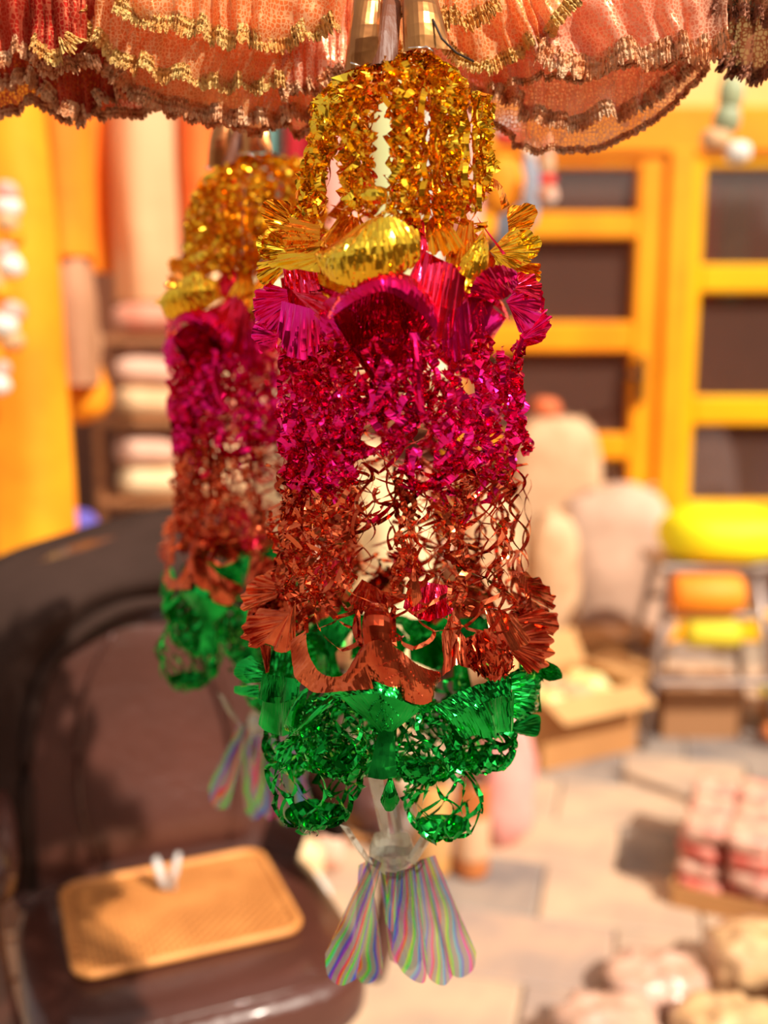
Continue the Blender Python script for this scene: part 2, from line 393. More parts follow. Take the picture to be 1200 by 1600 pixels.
# ------------------------------------------------------------------ front foil garland
Y0 = 0.85; CX = at(622, 800, Y0).x
MM = .001
def P3(x, y, dz=0): return at(x, y, Y0 + dz * MM)
base = Vector((CX, Y0, at(620, 1545, Y0).z))
GAR = empty('foil_garland', base, 0, 'large sharp foil garland in front, of gold, magenta, copper and green tiers with silver tassel', 'decoration')
CENTRES = []
def mirror_back(V, ang):
    c, s = math.cos(ang), math.sin(ang); out = []
    for p in V:
        x, y = p[0] - CX, p[1] - Y0
        out.append(Vector((CX + c * x - s * y, Y0 + s * x + c * y, p[2])))
    return out
def petal(name, m, A, B, back=(), label=None, emb=None, pm=None, **k):
    nu = k.get('nu', 40); nv = k.get('nv', 6)
    if m not in (HOLO, SILVER, BROWNFOIL, DARKWOOD): k['jit'] = max(k.get('jit', 0), .00013); k['pleats'] = k.get('pleats', 0) * .8
    k['nu'] = nu; k['nv'] = nv
    A3 = [P3(*q) for q in A]; B3 = [P3(*q) for q in B]
    V = loft(A3, B3, **k)
    b = MB(); b.grid(V, nu, nv, uo=k.get('uo', 0))
    if emb: dots(b, V, nu, nv, emb)
    root = b.build(name, m, GAR, label, origin='world')
    for ang in back:
        o = root.copy(); col.objects.link(o)
        M = Matrix.Rotation(ang, 4, 'Z'); o.matrix_local = M @ root.matrix_local
    return root
def dots(b, V, nu, nv, rows):
    # embossed rows of studs, a leaf's veins pressed into the film
    def S(u, v):
        i = max(0, min(nu - 2, int(u * (nu - 1)))); j = max(0, min(nv - 2, int(v * (nv - 1))))
        fu = u * (nu - 1) - i; fv = v * (nv - 1) - j
        p = (V[i * nv + j] * (1 - fu) + V[(i + 1) * nv + j] * fu) * (1 - fv) + (V[i * nv + j + 1] * (1 - fu) + V[(i + 1) * nv + j + 1] * fu) * fv
        n = (V[(i + 1) * nv + j] - V[i * nv + j]).cross(V[i * nv + j + 1] - V[i * nv + j])
        n = n.normalized() if n.length > 1e-10 else Vector((0, -1, 0))
        return p, (n if n.y < 0 else -n)
    for (u0, v0, u1, v1, n_) in rows:
        for k in range(n_):
            t = k / max(1, n_ - 1); p, nn = S(u0 + (u1 - u0) * t, v0 + (v1 - v0) * t)
            t1 = nn.orthogonal().normalized(); t2 = nn.cross(t1); r = .0011
            q = [p + t1 * r, p + t2 * r, p - t1 * r, p - t2 * r, p + nn * .0012]
            b.add(q, [(0, 1, 4), (1, 2, 4), (2, 3, 4), (3, 0, 4)])
VEINS = [(.5, .08, .5, .95, 13), (.5, .45, .28, .75, 8), (.5, .45, .72, .75, 8), (.5, .2, .22, .5, 9), (.5, .2, .78, .5, 9), (.5, .7, .38, .92, 5), (.5, .7, .62, .92, 5)]

def ribbon(b, p0, p1, w0, w1, wid, bow, n=4, twist=0., rnd=random):
    d = p1 - p0; V = []
    for k in range(n + 1):
        t = k / n; p = p0.lerp(p1, t) + bow * math.sin(PI * t)
        wd = w0.lerp(w1, t)
        dd = d.normalized(); wd = (wd - dd * wd.dot(dd))
        if wd.length < 1e-4: wd = dd.orthogonal()
        wd = Matrix.Rotation(twist * math.sin(PI * t), 3, dd) @ wd.normalized()
        s = wid * (.85 + .25 * abs(math.cos(PI * t)))
        V += [p - wd * s / 2, p + wd * s / 2]
    b.add(V, [(2 * k, 2 * k + 1, 2 * k + 3, 2 * k + 2) for k in range(n)])

GOLD_GAPS = [(597, 235, 15, 85), (524, 290, 15, 48), (520, 345, 16, 30), (668, 215, 8, 30), (664, 270, 8, 24), (734, 190, 12, 32), (736, 255, 12, 34), (664, 165, 7, 16), (700, 290, 6, 20), (770, 340, 24, 46)]
MAG_GAPS = [(590, 735, 34, 28), (452, 600, 7, 36), (560, 560, 5, 22), (553, 590, 5, 20), (578, 582, 4, 22), (618, 555, 8, 26), (690, 572, 14, 18), (632, 560, 5, 20), (770, 545, 12, 36), (485, 590, 6, 26), (655, 690, 22, 22), (785, 660, 10, 36), (728, 600, 7, 24), (530, 690, 10, 16), (505, 560, 6, 22), (740, 700, 16, 14), (645, 625, 7, 12), (700, 640, 9, 14), (560, 725, 16, 20)]
COP_GAPS = [(592, 840, 26, 62), (560, 740, 16, 14), (675, 850, 15, 20), (710, 880, 9, 26), (735, 830, 9, 40), (790, 790, 10, 24), (790, 860, 10, 30), (760, 760, 9, 14), (660, 770, 12, 14), (700, 770, 10, 16), (520, 780, 6, 8), (540, 860, 8, 20)]
def H0(l): return [(*q, 0) for q in l]
def net(prof, ncol, nrow, wid=4.2, K=5, clump=.55, phase=0., jr=.12, jz=.35, drop=.04, holes=(), edge=0., seed=1, rscale=1., tw=1.0, edge_top=0., arc=None):
    # slit and stretched film: ribbons meet at alternate nodes of a tube, gathered into K hanging locks
    rnd = random.Random(seed); b = MB(); N = {}
    ys = [q[0] for q in prof]
    def pr(y):
        for a, c_ in zip(prof, prof[1:]):
            if y <= c_[0] or c_ is prof[-1]:
                t = max(0, min(1.2, (y - a[0]) / (c_[0] - a[0]))); return a[1] + (c_[1] - a[1]) * t, a[2] + (c_[2] - a[2]) * t
    for i in range(ncol):
        th = 2 * PI * i / ncol
        for j in range(nrow + 1):
            if (i + j) % 2: continue
            t = j / nrow
            g = th + clump / K * math.sin(K * th + phase) * 1.0 * (0.4 + .6 * math.sin(PI * min(1, t * 1.05))) + rnd.gauss(0, .03)
            fac = .5 + .5 * math.cos(K * g + phase)
            y = ys[0] + edge_top * fac + (ys[-1] - ys[0] - edge_top * fac + edge * fac) * t + rnd.gauss(0, jz) * (ys[-1] - ys[0]) / nrow
            hw, cx = pr(y)
            c3 = at(cx, y, Y0); r = hw * .000520 * rscale * (1 + rnd.gauss(0, jr)) * (1 - .08 * fac)
            p = Vector((c3.x + r * math.cos(g), Y0 + r * math.sin(g), c3.z))
            N[i, j] = (p, g)
    for (i, j), (p, g) in N.items():
        if j == nrow: continue
        for di in (-1, 1):
            q = N.get(((i + di) % ncol, j + 1))
            if not q: continue
            mid = (p + q[0]) / 2
            if (p - q[0]).length > .055: continue
            if rnd.random() < drop: continue
            bad = False
            for (hx, hy, rx, ry, side) in holes:
                c_ = at(hx, hy, Y0)
                if (side == 0 or side * (mid.y - Y0) > 0) and ((mid.x - c_.x) / (rx * .00052)) ** 2 + ((mid.z - c_.z) / (ry * .00052)) ** 2 < 1: bad = True
            if bad: continue
            rad = Vector((math.cos(g), math.sin(g), 0)); tan = Vector((-math.sin(g), math.cos(g), 0))
            a0 = rnd.uniform(-tw, tw); a1 = rnd.uniform(-tw, tw)
            w0 = rad * math.cos(a0) + tan * math.sin(a0) + Vector((0, 0, rnd.uniform(-.4, .4)))
            w1 = rad * math.cos(a1) + tan * math.sin(a1) + Vector((0, 0, rnd.uniform(-.4, .4)))
            ribbon(b, p, q[0], w0, w1, wid * MM * rnd.uniform(.75, 1.25), tan * di * -.0035 + rad * rnd.uniform(-.004, .004), 5, rnd.uniform(-.9, .9))
    return b

def in_holes(p, holes):
    for hx, hy, rx, ry in holes:
        c_ = at(hx, hy, Y0); f = 1 + (p.y - Y0) / Y0
        if ((p.x / f - c_.x) / (rx * .00052)) ** 2 + (((p.z - EYE) / f + EYE - c_.z) / (ry * .00052)) ** 2 < 1: return True
    return False
def lock(b, pts, rad, nc=6, step=15., wid=4.6, seed=0, jit=.25, holes=()):
    # a gathered lock of the stretched film: a narrow crumpled tube of ribbons along a path
    rnd = random.Random(seed); P = [P3(*q) for q in pts]
    L = sum((a - c_).length for a, c_ in zip(P, P[1:])); n = max(3, int(L / (step * .00052)))
    c = crv(P, n + 1); rr_ = rad * .00052; N = {}
    for j, p in enumerate(c):
        t = (c[min(j + 1, n)] - c[max(0, j - 1)]).normalized(); a = t.cross(Vector((0, 1, 0)))
        a = a.normalized() if a.length > .1 else Vector((1, 0, 0)); e = t.cross(a)
        f = rr_ * (.75 + .4 * abs(math.sin(j * .9 + seed)))
        for i in range(nc):
            if (i + j) % 2: continue
            g = 2 * PI * i / nc + rnd.gauss(0, .3)
            N[i, j] = p + a * math.cos(g) * f + e * math.sin(g) * f + Vector((rnd.gauss(0, 1), rnd.gauss(0, 1), rnd.gauss(0, 1))) * rr_ * jit
    for (i, j), p in N.items():
        for di in (-1, 1):
            q = N.get(((i + di) % nc, j + 1))
            if q is None or rnd.random() < .04 or in_holes((p + q) / 2, holes): continue
            o = Vector((rnd.gauss(0, 1), rnd.gauss(0, 1), rnd.gauss(0, .5))).normalized(); o2 = Vector((rnd.gauss(0, 1), rnd.gauss(0, 1), rnd.gauss(0, .5))).normalized()
            if o.dot(o2) < 0: o2 = -o2
            ribbon(b, p, q, o, o2, wid * MM * rnd.uniform(.8, 1.2), Vector((rnd.uniform(-.003, .003), rnd.uniform(-.003, .003), 0)), 5, rnd.uniform(-.5, .5))
    return b
def eyes(b, pts, w, step=44., wid=4., seed=0, loops=2):
    # slits pulled into lens shaped openings one below the other
    rnd = random.Random(seed); P = [P3(*q) for q in pts]
    L = sum((a - c_).length for a, c_ in zip(P, P[1:])); n = max(2, round(L / (step * .00052))); c = crv(P, n + 1)
    c = [p + Vector((rnd.gauss(0, .0012), rnd.gauss(0, .002), rnd.gauss(0, .001))) for p in c]
    for p, q in zip(c, c[1:]):
        a = rnd.uniform(-.5, .5)
        for k in range(loops):
            g = a + PI * k * 2 / loops + rnd.gauss(0, .15); d = Vector((math.cos(g), math.sin(g), 0)); wd = Vector((-math.sin(g), math.cos(g), 0))
            wd = (wd + d * rnd.uniform(-.5, .5)).normalized()
            ribbon(b, p, q, wd, (wd + Vector((0, 0, rnd.uniform(-.3, .3)))).normalized(), wid * MM * rnd.uniform(.85, 1.15), d * w * .00026 * rnd.uniform(.8, 1.2), 9, rnd.uniform(-.4, .4))
    return b
def lockp(m, *a, **k): lock(MB(), *a, **k).build('gathered_lock', m, GAR, origin='world')
def eyesp(m, *a, **k): eyes(MB(), *a, **k).build('slit_chain', m, GAR, origin='world')
def onr(x, r, cx=625, side=-1):
    d = r * r - (x - cx) ** 2
    return side * .52 * math.sqrt(max(0, d))
# --- gold tier
gp = [(90, 40, 625), (118, 82, 626), (160, 122, 628), (230, 132, 628), (290, 142, 622), (345, 158, 615)]
net(gp, 56, 18, wid=5.2, K=8, clump=.7, phase=.6, jr=.06, jz=.35, drop=.06, edge=40, seed=3, tw=1.2,
    holes=[*H0(GOLD_GAPS), (595, 190, 13, 55, -1), (597, 250, 18, 60, -1), (597, 230, 20, 90, 1), (520, 310, 20, 50, -1), (520, 300, 24, 60, 1), (520, 225, 14, 30, 0), (662, 180, 12, 50, -1), (668, 255, 14, 60, -1), (732, 200, 14, 60, -1), (735, 200, 20, 60, 1), (770, 330, 26, 48, -1), (770, 330, 30, 48, 1), (592, 320, 26, 26, -1)]).build('stretched_net', GOLD, GAR, 'gold foil net', origin='world')
net([(90, 55, 625), (150, 104, 626), (240, 112, 626), (320, 124, 615)], 48, 17, wid=5.0, K=6, clump=.6, phase=2.2, jr=.09, jz=.4, drop=.12, edge=20, seed=4, rscale=.95,
    holes=[*H0(GOLD_GAPS), (597, 240, 18, 90, -1), (597, 240, 24, 95, 1), (520, 270, 20, 80, -1), (520, 270, 24, 80, 1), (732, 200, 14, 60, -1)]).build('inner_net', AMBER, GAR, 'amber foil net inside the gold one', origin='world')
for k, (x0, x1, yb, rad) in enumerate(((520, 500, 320, 12), (548, 545, 330, 15), (620, 622, 340, 14), (642, 640, 350, 10), (694, 700, 350, 13), (716, 712, 330, 8), (752, 760, 320, 9), (505, 478, 330, 9))):
    lockp(GOLD, [(x0, 98 + abs(x0 - 625) * .5, onr(x0, 125)), ((x0 + x1) / 2, 220, onr(x0, 140)), (x1, yb, onr(x1, 160))], rad, 6, 15, 5.0, k, holes=GOLD_GAPS)
for k, (x0, x1, y0, yb, w_) in enumerate(((662, 668, 140, 380, 24), (680, 684, 150, 350, 14), (728, 734, 150, 350, 24), (742, 748, 150, 330, 14), (512, 500, 160, 340, 18), (500, 474, 170, 340, 14))):
    eyesp(GOLD, [(x0, y0, onr(x0, 138)), (x1, yb, onr(x1, 158))], w_, 46, 4.6, k + 20, 3)
for k in range(12):
    x = 490 + k * 24; lockp(GOLD, [(x + 6, 100 + abs(x - 625) * .5, onr(x, 130, side=1)), (x, 330, onr(x, 160, side=1))], 9, 6, 16, 5.0, k + 40, holes=GOLD_GAPS)
# --- magenta tier
mp_ = [(520, 150, 625), (570, 178, 628), (640, 188, 632), (720, 184, 630), (750, 178, 628)]
net(mp_, 48, 14, wid=4.8, K=7, clump=.75, phase=.9, jr=.06, jz=.3, drop=.05, edge=38, seed=11,
    holes=[*H0(MAG_GAPS), (590, 735, 40, 30, 0), (455, 590, 10, 30, -1), (770, 560, 20, 50, 1), (690, 570, 16, 26, 0)]).build('stretched_net', MAGENTA, GAR, 'magenta foil net', origin='world')
net([(540, 130, 620), (620, 160, 620), (720, 165, 618)], 46, 13, wid=5.0, K=6, clump=.8, phase=2.4, jr=.10, jz=.4, drop=.04, edge=20, seed=12,
    holes=H0(MAG_GAPS)).build('inner_net', MAGENTA, GAR, 'magenta foil net inside the outer one', origin='world')
for k, (x0, xm_, x1, yb, rad) in enumerate(((446, 448, 446, 690, 10), (468, 466, 470, 735, 15), (492, 494, 498, 755, 16), (520, 524, 530, 740, 15), (560, 556, 545, 690, 14), (590, 592, 585, 660, 14), (630, 628, 622, 690, 14), (655, 654, 640, 740, 12),
                                     (690, 694, 690, 735, 13), (722, 718, 712, 720, 13), (752, 756, 748, 700, 11), (770, 788, 800, 690, 8), (812, 806, 825, 706, 6))):
    lockp(MAGENTA, [(x0, 535, onr(x0, 185)), (xm_, 620, onr(xm_, 195)), (x1, yb, onr(x1, 190))], rad, 6, 16, 5.2, k + 60, holes=MAG_GAPS)
for k, (pts, rad) in enumerate((([(445, 690), (460, 745), (500, 762), (545, 742), (560, 700)], 12), ([(545, 690), (570, 708), (600, 706), (628, 680)], 8), ([(625, 730), (650, 762), (690, 756), (715, 720)], 10), ([(712, 715), (745, 722), (780, 700)], 8),
                                 ([(560, 620), (610, 640), (680, 630)], 16), ([(460, 650), (500, 690), (545, 660)], 14))):
    lockp(MAGENTA, [(x, y, onr(x, 190)) for x, y in pts], rad, 6, 15, 5.2, k + 90, holes=MAG_GAPS[:1])
for k in range(0, 14, 2):
    x = 450 + k * 25; lockp(MAGENTA, [(x + 4, 540, onr(x, 180, side=1)), (x, 640, onr(x, 190, side=1)), (x + 6, 700 + 50 * abs(math.sin(k * 1.3)), onr(x, 185, side=1))], 9, 6, 17, 5.2, k + 120, holes=MAG_GAPS)

# --- copper tier
cp_ = [(715, 176, 628), (760, 184, 630), (840, 186, 630), (900, 192, 628), (950, 200, 626)]
net(cp_, 40, 13, wid=4.0, K=7, clump=.95, phase=1.0, jr=.06, jz=.28, drop=.03, edge=20, seed=21,
    holes=[*H0(COP_GAPS), (590, 850, 32, 62, -1), (590, 830, 34, 72, 1), (675, 845, 20, 20, 1)]).build('stretched_net', COPPER, GAR, 'copper red foil net', origin='world')
net([(725, 150, 600), (800, 140, 590), (920, 150, 590)], 36, 12, wid=4.0, K=4, clump=.9, phase=3.6, jr=.15, jz=.35, drop=.1, seed=22,
    holes=[*H0(COP_GAPS), (590, 850, 34, 65, -1), (590, 830, 36, 72, 1)]).build('inner_net', COPPER, GAR, 'copper red foil net inside the outer one', origin='world')

for k, (x0, xm_, x1, yt, yb, rad) in enumerate(((446, 448, 436, 735, 930, 11), (470, 462, 458, 760, 940, 13), (495, 492, 480, 765, 950, 14), (520, 520, 512, 770, 950, 14), (545, 548, 540, 745, 920, 10), (622, 630, 618, 740, 930, 9), (640, 636, 630, 760, 900, 7), (700, 706, 712, 740, 940, 9), (730, 720, 730, 750, 960, 8))):
    lockp(COPPER, [(x0, yt, onr(x0, 190)), (xm_, (yt + yb) / 2, onr(xm_, 192)), (x1, yb, onr(x1, 195))], rad, 5, 17, 4.0, k + 160, holes=COP_GAPS)
for k, (x0, x1, y0, yb, w_) in enumerate(((756, 760, 730, 920, 26), (782, 778, 745, 925, 30), (804, 812, 730, 900, 24), (822, 818, 740, 890, 12), (690, 680, 745, 900, 26), (570, 560, 720, 900, 30), (608, 612, 700, 860, 14), (658, 656, 760, 900, 22))):
    eyesp(COPPER, [(x0, y0, onr(x0, 190)), ((x0 + x1) / 2 + 5, (y0 + yb) / 2, onr(x0, 196)), (x1, yb, onr(x1, 196))], w_, 40, 3.6, k + 200, 2)
eyesp(COPPER, [(556, 735, -90), (575, 770, -96)], 30, 50, 3.2, 3, 2); eyesp(COPPER, [(580, 720, -95), (552, 850, -95)], 20, 60, 3.2, 4, 2)
for k in range(11):
    x = 452 + k * 33
    if 545 < x < 640: continue
    eyesp(COPPER, [(x, 730, onr(x, 180, side=1)), (x, 930, onr(x, 190, side=1))], 22, 34, 4.0, k + 240, 3)

B2 = (R(150), R(222))
BS = (R(165),)
# gold ruffle
petal('ruffle_petal', GOLD, [(497, 398, -92), (535, 380, -112), (575, 352, -118), (610, 338, -118), (655, 362, -108)], [(497, 404, -94), (510, 434, -112), (552, 448, -124), (612, 440, -120), (656, 404, -108)], B2, emb=VEINS, pleats=4, amp=.0045, bulge=.010, nu=64, nv=10, jit=.00035)
petal('petal_fold', AMBER, [(560, 352, -100), (600, 334, -104)], [(500, 396, -90), (540, 384, -112), (600, 340, -116)], pleats=3, amp=.002, nu=24, nv=4)
petal('loop_band', GOLD, [(566, 296, -80), (584, 290, -86), (604, 294, -80)], [(566, 318, -80), (584, 320, -86), (604, 318, -80)], bulge=.006, nu=16, nv=6)
petal('side_fan', GOLD, [(446, 384, -10), (448, 400, -12)], [(424, 362, -4), (404, 372, -14), (403, 390, -10), (412, 407, -6)], BS, pleats=5, amp=.005, nu=32, scal=.08, nscal=5)
petal('side_fan', GOLD, [(446, 404, -26), (446, 420, -30)], [(404, 410, -22), (402, 424, -30), (406, 440, -24), (422, 450, -20)], BS, pleats=5, amp=.005, nu=32, scal=.08, nscal=5)
petal('ruffle_petal', AMBER, [(500, 352, -66), (500, 400, -70)], [(455, 340, -40), (444, 360, -56), (446, 392, -60), (470, 418, -66)], pleats=6, amp=.006, nu=40, emb=VEINS)
petal('ruffle_petal', GOLD, [(490, 395, -80), (500, 412, -88)], [(440, 396, -60), (420, 414, -64), (446, 420, -74), (500, 425, -92)], pleats=5, amp=.004, nu=40)
petal('ruffle_petal', RED, [(440, 408, -50), (490, 402, -74)], [(446, 446, -60), (470, 458, -72), (500, 452, -86)], pleats=7, amp=.005, nu=44)
petal('ruffle_petal', RED, [(640, 330, -70), (662, 345, -74)], [(618, 366, -80), (640, 396, -88), (668, 392, -84)], pleats=4, amp=.005, nu=30)
petal('ruffle_petal', AMBER, [(668, 345, -72), (690, 330, -66)], [(668, 396, -96), (700, 396, -96), (728, 386, -88)], B2, pleats=5, amp=.006, nu=40)
petal('ruffle_petal', AMBER, [(560, 340, -50), (530, 335, -50)], [(568, 375, -80), (520, 380, -80), (500, 385, -70)], pleats=4, amp=.005, nu=30)
petal('ruffle_petal', GOLD, [(756, 358, -76), (762, 376, -80)], [(722, 400, -90), (718, 424, -96), (738, 437, -98), (762, 420, -90)], BS, pleats=3, amp=.003, bulge=.008, nu=36, nv=8, emb=VEINS)
petal('ruffle_petal', AMBER, [(720, 340, -60), (740, 345, -60)], [(700, 400, -90), (716, 420, -96), (742, 385, -80)], pleats=4, amp=.005, nu=30)
petal('side_fan', AMBER, [(792, 336, 0), (795, 366, -4)], [(794, 324, 4), (822, 318, 0), (838, 324, -4), (836, 344, -4), (822, 366, -6)], (R(195),), pleats=6, amp=.005, nu=44, scal=.06, nscal=4)
petal('side_fan', GOLD, [(765, 392, -40), (772, 398, -44)], [(800, 356, -6), (824, 366, -10), (838, 384, -14), (832, 404, -20), (806, 420, -30), (775, 424, -44)], (R(195),), pleats=8, amp=.005, nu=56, scal=.06, nscal=5)
petal('loop_band', AMBER, [(752, 284, -30), (768, 278, -26), (784, 290, -20), (796, 320, -10)], [(756, 296, -40), (768, 290, -38), (778, 300, -34), (784, 328, -20)], (R(140), R(215)), nu=24, nv=4)
petal('ruffle_petal', RED, [(745, 338, -50), (752, 352, -50)], [(776, 384, -60), (790, 400, -60)], nu=20, nv=5, pleats=1, amp=.004)
# magenta ruffle
petal('hood_band', MAGENTA, [(510, 492, -96), (545, 446, -112), (597, 425, -120), (650, 436, -114), (688, 490, -96)], [(514, 500, -112), (558, 468, -126), (597, 456, -132), (640, 474, -126), (682, 520, -108)], B2, pleats=3, amp=.0015, jit=.00025, nu=60, nv=6, bulge=.004)
petal('ruffle_petal', MAGENTA, [(516, 492, -104), (558, 462, -100), (597, 452, -96), (640, 466, -100), (680, 514, -98)], [(584, 600, -100), (592, 606, -100), (600, 606, -100), (610, 600, -100)], B2, 'deep veined magenta hollow', emb=[(.5, .02, .5, .95, 18), (.5, .55, .18, .08, 12), (.5, .55, .82, .08, 12), (.5, .35, .32, .04, 8), (.5, .35, .68, .04, 8)], pleats=2, amp=.003, bulge=-.045, nu=60, nv=12)
petal('side_fan', MAGENTA, [(448, 452, -30), (452, 480, -34)], [(420, 442, -16), (400, 456, -20), (396, 480, -20), (402, 506, -24), (430, 516, -30)], BS, pleats=7, amp=.006, nu=50, scal=.07, nscal=5)
petal('side_fan', MAGENTA, [(436, 524, -30), (434, 530, -30)], [(400, 505, -24), (392, 522, -28), (400, 534, -30), (432, 546, -34)], BS, pleats=3, amp=.004, nu=30)
petal('ruffle_petal', RED, [(452, 448, -50), (470, 470, -56)], [(500, 440, -84), (508, 470, -92), (498, 500, -84)], pleats=5, amp=.005, nu=40)
petal('ruffle_petal', MAGENTA, [(440, 470, -50), (500, 486, -80)], [(434, 520, -54), (448, 552, -66), (476, 560, -78), (500, 548, -84)], pleats=7, amp=.006, nu=50, scal=.05, nscal=4)
petal('ruffle_petal', RED, [(660, 390, -84), (700, 410, -92), (730, 420, -96)], [(640, 430, -100), (668, 500, -106), (690, 530, -100), (716, 520, -94)], B2, pleats=8, amp=.006, nu=56)
petal('ruffle_petal', MAGENTA, [(690, 500, -96), (730, 470, -96)], [(690, 545, -98), (712, 565, -98), (736, 548, -92)], pleats=6, amp=.005, nu=40)
petal('hood_band', MAGENTA, [(732, 462, -96), (748, 430, -98), (778, 415, -84), (806, 422, -66)], [(768, 470, -92), (780, 468, -88), (795, 462, -80), (810, 445, -68)], (R(150),), pleats=4, amp=.0015, jit=.0005, nu=40, nv=6)
petal('ruffle_petal', MAGENTA, [(730, 460, -92), (752, 456, -92), (776, 462, -84)], [(738, 516, -90), (748, 524, -90), (758, 516, -86)], pleats=3, amp=.003, nu=30, nv=8, emb=VEINS)
petal('side_fan', RED, [(800, 446, -40), (806, 452, -40)], [(808, 426, -34), (830, 428, -30), (845, 444, -30), (842, 470, -34)], pleats=4, amp=.005, nu=36)
petal('side_fan', MAGENTA, [(790, 470, -50), (796, 480, -50)], [(808, 452, -34), (830, 450, -30), (844, 468, -30), (842, 496, -34), (824, 516, -40), (812, 520, -44)], BS, pleats=7, amp=.005, nu=50, scal=.05, nscal=5)
petal('side_fan', MAGENTA, [(814, 524, -40), (818, 530, -40)], [(838, 474, -24), (852, 486, -22), (861, 500, -22), (856, 520, -26)], BS, pleats=5, amp=.005, nu=40, scal=.07, nscal=4)
petal('hanging_strip', MAGENTA, [(813, 524, -36), (822, 524, -38)], [(800, 560, -40), (806, 566, -42)], nu=4, nv=8, bulge=.004)
petal('hanging_strip', MAGENTA, [(640, 520, -110), (656, 520, -110)], [(650, 640, -112), (664, 646, -112)], nu=4, nv=12, bulge=.008)
# copper ruffle
petal('side_fan', COPPER, [(440, 908, -20), (432, 935, -24)], [(426, 890, -10), (396, 906, -12), (378, 932, -16), (380, 956, -20)], BS, pleats=6, amp=.006, nu=46, scal=.07, nscal=4)
petal('side_fan', COPPER, [(452, 956, -50), (448, 985, -54)], [(410, 950, -24), (384, 970, -28), (380, 996, -32), (400, 1014, -40)], BS, pleats=6, amp=.006, nu=46, scal=.07, nscal=4)
petal('ruffle_petal', COPPER, [(405, 1004, -40), (424, 1010, -44)], [(416, 1052, -46), (420, 1050, -46)], pleats=2, amp=.004, nu=20)
petal('ruffle_petal', COPPER, [(452, 960, -60), (462, 940, -64)], [(410, 1000, -40), (440, 1020, -56), (462, 1010, -64)], pleats=4, amp=.005, nu=30)
petal('hammock_band', COPPER, [(478, 985, -84), (482, 1020, -92), (502, 1052, -104), (536, 1054, -112), (566, 1012, -116)], [(455, 1000, -78), (458, 1048, -86), (486, 1080, -102), (534, 1080, -116), (584, 1076, -124)], B2, pleats=5, amp=.003, nu=56)
petal('ruffle_petal', COPPER, [(562, 1014, -112), (588, 1000, -124), (622, 1014, -116), (655, 1040, -112), (688, 1050, -100)], [(533, 1064, -116), (588, 1078, -112), (630, 1092, -116), (664, 1101, -110), (690, 1062, -98)], B2, emb=VEINS + [(.3, .1, .42, .9, 10)], pleats=5, amp=.006, bulge=.004, nu=64, nv=8)
petal('hanging_strip', COPPER, [(572, 942, -92), (606, 942, -92)], [(566, 1014, -112), (588, 1010, -118), (614, 1014, -112)], B2, nu=14, nv=10, bulge=.012)
petal('hanging_strip', COPPER, [(556, 952, -88), (562, 952, -84)], [(560, 1010, -110), (567, 1012, -104)], B2, nu=4, nv=10, bulge=-.006)
petal('hanging_strip', COPPER, [(612, 948, -88), (618, 948, -84)], [(612, 1008, -110), (620, 1010, -104)], nu=4, nv=10, bulge=-.008)
petal('ruffle_petal', COPPER, [(566, 905, -40), (600, 925, -50)], [(540, 940, -60), (580, 960, -70), (640, 930, -60)], pleats=4, amp=.006, nu=36)
petal('ruffle_petal', RED, [(640, 905, -50), (700, 915, -60)], [(630, 950, -60), (664, 970, -70), (710, 958, -70)], B2, pleats=6, amp=.007, nu=44)
petal('ruffle_petal', COPPER, [(646, 880, -96), (648, 881, -96)], [(634, 932, -98), (646, 948, -100), (660, 934, -98)], nu=20, bulge=.004)
petal('ruffle_petal', COPPER, [(690, 990, -84), (712, 946, -86)], [(694, 1050, -96), (700, 1030, -96), (722, 980, -90)], pleats=2, amp=.004, nu=20)
petal('ruffle_petal', COPPER, [(730, 1000, -92), (760, 985, -98), (790, 1010, -84)], [(736, 1044, -102), (770, 1064, -106), (800, 1046, -90)], B2, emb=VEINS, pleats=4, amp=.003, jit=.0012, bulge=.01, nu=50, nv=9)
petal('ruffle_petal', COPPER, [(700, 960, -80), (730, 1000, -90)], [(690, 1060, -98), (712, 1040, -100), (740, 1046, -102)], pleats=3, amp=.005, nu=30)
petal('ruffle_petal', COPPER, [(756, 950, -70), (800, 960, -50)], [(770, 1005, -84), (806, 1016, -60), (830, 1000, -50)], pleats=5, amp=.006, nu=40)
petal('side_fan', COPPER, [(806, 960, -30), (812, 975, -34)], [(812, 950, -26), (846, 952, -20), (872, 964, -18), (866, 994, -22)], BS, pleats=5, amp=.006, nu=44, scal=.06, nscal=4)
petal('side_fan', COPPER, [(782, 1000, -60), (790, 1010, -64)], [(826, 972, -30), (858, 990, -26), (862, 1020, -30), (846, 1046, -38), (824, 1052, -44)], BS, pleats=8, amp=.006, nu=56, scal=.06, nscal=5)
petal('loop_band', COPPER, [(800, 892, -40), (816, 896, -36), (828, 925, -30), (832, 955, -28)], [(800, 902, -46), (811, 905, -44), (820, 930, -38), (822, 956, -34)], BS, nu=24, nv=4)
